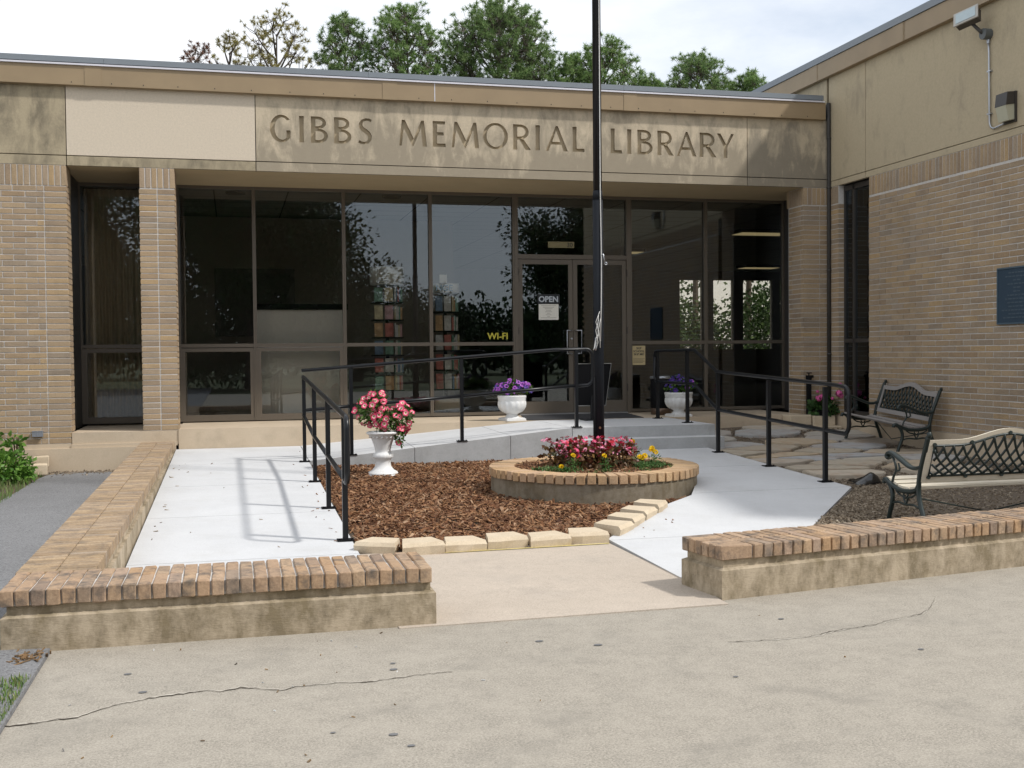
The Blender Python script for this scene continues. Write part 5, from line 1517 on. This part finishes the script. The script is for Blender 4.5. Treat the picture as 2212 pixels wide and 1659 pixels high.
def rack(label, cx, cy, w, zt, tiers, header, seed):
    rr = random.Random(seed)
    t = thing('book_rack', label, 'book rack', (cx, cy, .012), 'revolving book racks behind the glass')
    b = MB(); b.tube([(cx, cy, .012), (cx, cy, zt)], .03, 10); b.obj('spindle', M_blackm, t)
    b = MB(); b.lathe([(.22,0),(.22,.03),(.05,.05)], 24, (cx, cy, .012)); b.obj('base', M_blackm, t)
    b = MB(); b.box(cx-w/2-.02, cx+w/2+.02, cy-.24, cy+.24, .10, .30); b.obj('plinth_box', M_wood, t)
    H = (zt-.45)/tiers
    for k in range(tiers+1):
        z = .45+k*H
        if k < tiers:
            b = MB(); b.box(cx-w/2, cx+w/2, cy-.18, cy+.18, z, z+.016); b.obj('shelf', M_blackm, t)
            for s, q in ((0, .30), (1, .30)):
                x = cx-w/2+.02+s*w*.34
                put('book', rr.choice(BK), t, loc=(x+w*.14, cy-.16, z+.02+H*.40), scale=(w*.27, .03, H*.78), rot=(R(-7), 0, 0))
            x = cx-w/2+w*.70
            while x < cx+w/2-.03:
                bw = rr.uniform(.018, .04); hh = H*rr.uniform(.66, .82)
                put('book', rr.choice(BK), t, loc=(x+bw/2, cy-.10, z+.02+hh/2), scale=(bw*.92, .13, hh)); x += bw
    b = MB()
    n = 24
    prof = [(w*.56, zt+.01), (w*.56, zt+.01+header)]
    b.lathe([(w*.56-.006, zt+.01), (w*.56, zt+.01), (w*.56, zt+.01+header), (w*.56-.006, zt+.01+header)], 28, (cx, cy, 0))
    b.obj('header_sign', M_paper, t, True)
    return t
rk = rack('book rack under a printed cream drum header behind the third window', 5.24, 2.15, .52, 2.25, 6, .30, 5)
b = MB()
for i in range(8):
    a0 = R(-128); 
    for q in range(5): 
        a = a0 + q*.13; z = 2.29 + i*.032; r_ = .2935
        b.obox((5.24+r_*math.cos(a), 2.15+r_*math.sin(a), z), (.002, .030, .006), Matrix.Rotation(a, 3, 'Z'))
b.obj('printed_line', M_ink, rk)
rk2 = rack('shorter book rack with white curved header behind the fourth window', 6.25, 2.15, .44, 2.12, 5, .16, 6)
put('header_text', text_mesh('NGE', .15, simple('pale_blue_print', (0.20,0.36,0.52), .7), .001, bold=.003), rk2, loc=(6.19, 1.895, 2.155), rot=UP)
b = MB(); b.box(6.11, 6.24, 1.89, 1.895, 2.29, 2.43); b.obj('card', M_paper, rk2)
cu_ = thing('curtain', 'tan brown pleated curtain behind the narrow left window', 'curtain', (.9, 1.95, .02))
b = MB(); vs_ = []
N = 120
for i in range(N+1):
    x = .40 + 1.1*i/N; y = 1.95 + .025*math.sin(i*.62)+.012*math.sin(i*.23)
    vs_ += [(x, y, .05), (x, y, 3.75)]
b.add(vs_, [(2*i, 2*i+2, 2*i+3, 2*i+1) for i in range(N)]); b.obj('drape', simple('brown_curtain', (0.40,0.33,0.23), .9, var=.15), cu_, True)
b = MB(); b.tube([(.40,1.95,3.755),(1.5,1.95,3.755)], .01, 6); b.obj('track', M_framed, cu_)
M_tube = emit('fluorescent_diffuser', (0.85, 0.72, 0.40), 0.28)
for lab, x, y in (('lit ceiling light panel nearest the right-hand glass', 14.25, 6.15), ('lit ceiling light panel far back above the rear windows', 18.9, 15.6), ('dim ceiling light panel deep inside left of the mullion', 12.6, 11.0)):
    t = thing('ceiling_light', lab, 'ceiling light', (x, y, 3.75), 'lit ceiling panels inside')
    b = MB(); b.box(x-.62, x+.62, y-.32, y+.32, 3.71, 3.788); b.obj('housing', M_framed, t)
    b = MB(); b.box(x-.58, x+.58, y-.28, y+.28, 3.702, 3.709); b.obj('diffuser', M_tube, t)
for lab, cx, cy in (('round speaker grille in the ceiling behind the first window', 2.75, 2.2), ('round speaker grille in the ceiling behind the third window', 5.35, 2.2)):
    b = MB(); b.lathe([(.05,3.755),(.16,3.76),(.17,3.79)], 24, (cx, cy, 0)); tag(b.obj('ceiling_grille', M_framed), lab, 'grille', 'round ceiling grilles')
pf = thing('picture_frame', 'large dark framed picture on the back wall behind the first window', 'picture', (2.9, 5.17, 1.4))
b = MB(); b.box(2.35, 3.85, 5.14, 5.195, 1.45, 2.75); b.obj('frame', M_framed, pf)
b = MB(); b.box(2.45, 3.75, 5.13, 5.138, 1.55, 2.65); b.obj('canvas', simple('dark_canvas', (0.05,0.05,0.045), .6, var=.4, scale=3), pf)

# ================================================================== trees
M_bark = simple('pine_bark', (0.085,0.068,0.055), .95, var=.35, scale=3)
def pine(label, base, H, rad, z0, lobes, tips, mat, seed, tuft=.24, flat=1.0):
    rr = random.Random(seed)
    t = thing('pine_tree', label, 'pine tree', base, 'pines behind the library')
    b = MB(); c = MB()
    bx, by, bz = base
    zt = bz + H
    zc, hz = (z0 + zt)/2, (zt - z0)/2
    trunk = [(bx + .10*math.sin(u*4+seed), by, bz + u*H*.93) for u in [k/8 for k in range(9)]]
    b.tube(trunk, [.20*(1-.88*k/8)+.01 for k in range(9)], 7)
    LB = []
    for k in range(lobes):
        # lobes spread over the crown, golden angle, fuller towards the top
        v = 1 - 2*(k+.5)/lobes
        a = k*2.39996 + rr.uniform(-.3, .3)
        hr = math.sqrt(max(0, 1-v*v))
        q = rr.uniform(.55, .86)
        LB.append(Vector((bx + rad*hr*q*math.cos(a), by + rad*hr*q*math.sin(a)*flat, zc + hz*v*rr.uniform(.70, .84))))
    LB.append(Vector((bx, by, zt - hz*.22)))
    for L in LB:
        d = math.hypot(L.x-bx, L.y-by)
        zs = max(z0 - .8, L.z - d*rr.uniform(.7, 1.2) - .3)
        s = Vector((bx + .10*math.sin((zs-bz)/H*4+seed), by, zs))
        mid = s.lerp(L, .55) + Vector((0, 0, -.12*d))
        b.tube([s, s.lerp(mid, .5)+Vector((0,0,-.05*d)), mid, L], [.06, .05, .04, .018], 5, caps=False)
        lr = rad*rr.uniform(.26, .38) + .14
        for q in range(tips):
            dv = Vector((rr.gauss(0,1), rr.gauss(0,1), rr.gauss(.25,.9))).normalized()
            tp = L + Vector((dv.x*lr, dv.y*lr, dv.z*lr*.85))*rr.uniform(.55, 1.12)
            s2 = mid.lerp(L, rr.uniform(.35, 1.0))
            b.tube([s2, s2.lerp(tp, .55)+Vector((0,0,-.10*lr)), tp], [.020, .014, .008], 3, caps=False)
            up = (dv*.6 + Vector((0,0,.75))).normalized()
            R_ = tuft*rr.uniform(.75, 1.2)
            for n_ in range(38):
                v = (up*.35 + Vector((rr.gauss(0,1), rr.gauss(0,1), rr.gauss(0,1)))).normalized()
                s_ = v.orthogonal().normalized()
                s_ = (s_*math.cos(n_*1.7) + v.cross(s_)*math.sin(n_*1.7))*R_*.06
                o_ = tp - up*R_*.15
                c.add([o_-s_, o_+s_, o_+v*R_*rr.uniform(.8, 1.1)], [(0,1,2)])
    b.obj('trunk', M_bark, t)
    tag(c.obj('crown', mat, t), kind='stuff')
    return t
PG = [(0.06,0.13,0.038),(0.10,0.19,0.052),(0.15,0.25,0.072),(0.20,0.31,0.095),(0.26,0.35,0.12)]
M_pine = leafmat('pine_needles_green', [(a*1.3, b*1.2, c*1.35) for a, b, c in PG], .6, .35)
M_pined = leafmat('pine_needles_dark', [(a*1.15, b*1.05, c*1.25) for a, b, c in PG], .6, .35)
M_piney = leafmat('pine_needles_yellowed', [(0.20,0.20,0.06),(0.28,0.26,0.08),(0.36,0.31,0.11),(0.42,0.35,0.15),(0.24,0.21,0.09)], .7, .35)
M_pineb = leafmat('pine_needles_brown', [(0.13,0.065,0.045),(0.19,0.095,0.065),(0.25,0.13,0.08)], .8)
Z0 = -.66
pine('brown dying pine at the far left of the row', (1.2, 40, Z0), 17.1, 1.0, 13.2, 11, 12, M_pineb, 1, .20)
pine('thin yellowing pine between the brown and the open-crowned one', (2.8, 39.4, Z0), 17.7, 1.0, 13.6, 9, 10, M_piney, 2, .22)
pine('sparse open-crowned yellow pine on the left', (5.0, 40.5, Z0), 19.15, 1.95, 13.6, 20, 12, M_piney, 3, .22)
pine('slender green pine left of the dense pair', (8.3, 40, Z0), 19.0, 1.55, 13.8, 19, 20, M_pined, 4, .26)
pine('full green pine left of the biggest crown', (11.5, 40, Z0), 19.6, 2.0, 13.2, 32, 26, M_pine, 5, .26)
pine('biggest dense green pine crown above the name panel', (16.6, 41, Z0), 20.5, 3.2, 12.6, 58, 34, M_pined, 6, .27)
pine('rounded green pine just left of the flagpole top', (20.3, 40, Z0), 17.6, 1.2, 13.2, 14, 28, M_pine, 7, .26)
pine('green pine crossed by the flagpole', (22.2, 40, Z0), 18.55, 2.0, 13.0, 26, 24, M_pine, 8, .26)
pine('short green pine top right of the flagpole', (24.6, 40, Z0), 16.6, 1.2, 13.0, 12, 26, M_pine, 9, .26)
pine('rounded pine near the wing roof', (27.4, 40, Z0), 17.95, 2.0, 13.3, 26, 24, M_pined, 10, .26)
pine('smallest pine touching the wing roof line', (30.5, 40, Z0), 17.05, 1.25, 13.8, 13, 26, M_pine, 11, .26)
# undergrowth seen through the rear windows
M_hedge = leafmat('hedge_leaves', [(0.02,0.05,0.012),(0.04,0.09,0.02),(0.07,0.13,0.03)], .6)
for i, (lab, x, y, z, r) in enumerate((('green bush seen through the left rear window', 18.2, 26, 1.6, 2.3), ('green bush seen through the middle rear windows', 21.5, 27, 1.2, 2.0), ('green bush seen through the right rear window', 25.0, 26.5, 1.6, 2.4))):
    shrub('shrub', lab, (x, y, z), (r*1.1, r*.8, r), 5000, .17, M_hedge, 80+i, 'bushes behind the library')
def oak(label, base, H, rad, n, mat, seed, leaf=.30, z0=.3):
    rr = random.Random(seed)
    t = thing('oak_tree', label, 'tree', base, 'trees across from the library')
    b = MB(); c = MB(); bx, by, bz = base
    b.tube([(bx, by, bz), (bx+.1, by, bz+H*.2), (bx, by, bz+H*.45)], [.38, .30, .22], 9)
    for k in range(80):
        d = Vector((rr.gauss(0,1), rr.gauss(0,1), rr.gauss(.1,.9))).normalized()
        q = rr.uniform(.25, .95)
        e = Vector((bx+d.x*rad*q, by+d.y*rad*.8*q, bz + H*(z0+(1-z0)*.5) + d.z*H*(1-z0)*.5*q))
        s = Vector((bx, by, bz+H*rr.uniform(.18, .45)))
        b.tube([s, (s+e)/2+Vector((0,0,.4)), e], [.08, .05, .02], 4, caps=False)
        leaf_cloud(c, n//80, e, (rad*rr.uniform(.22,.36), rad*rr.uniform(.22,.36), H*.13), leaf, rr, None, .55, .1, .05)
    b.obj('trunk', M_bark, t); tag(c.obj('crown', mat, t), kind='stuff')
    return t
M_oak = leafmat('oak_leaves', [(0.015,0.035,0.01),(0.025,0.055,0.014),(0.04,0.08,0.02)], .5)
oak('broad dark oak reflected in the left windows', (3.6, -39, -.66), 14.5, 6.8, 105000, M_oak, 1, .24, .02)
oak('dark oak reflected in the glass above the doors', (24.0, -39, -.66), 13.5, 6.8, 95000, M_oak, 2, .24, .0)
oak('small tree reflected low in the fourth window', (14.5, -48, -.66), 6.4, 3.4, 20000, M_oak, 3, .17, .0)
oak('small tree reflected beside the book racks', (10.6, -53, -.66), 6.6, 3.4, 20000, M_oak, 4, .17, .0)
oak('dark tree reflected in the far right glass', (37, -40, -.66), 13, 7, 40000, M_oak, 5, .25, .0)
oak('dark tree reflected at the far left glass', (-8, -42, -.66), 13, 7, 90000, M_oak, 6, .28, .0)
rr = random.Random(95)
b = MB()
for _ in range(46):
    x = rr.uniform(8, 46); y = rr.uniform(44, 52); h = rr.uniform(5.0, 8.5)
    leaf_cloud(b, 420, (x, y, h*.45), (2.4, 1.8, h*.55), .34, rr, None, .6, .1, .1)
tag(b.obj('rear_wood', M_hedge), 'green thicket glimpsed through the rear windows of the library', 'woods', kind='stuff')
rr = random.Random(97)
b = MB()
for _ in range(200):
    x = rr.uniform(-55, 80); y = rr.uniform(-78, -66); h = rr.uniform(3.5, 7.5)
    leaf_cloud(b, 420, (x, y, h*.45), (2.6, 2.0, h*.55), .5, rr, None, .6, .1, .1)
tag(b.obj('far_wood', M_oak), 'low far line of trees across from the library seen in reflection', 'woods', kind='stuff')
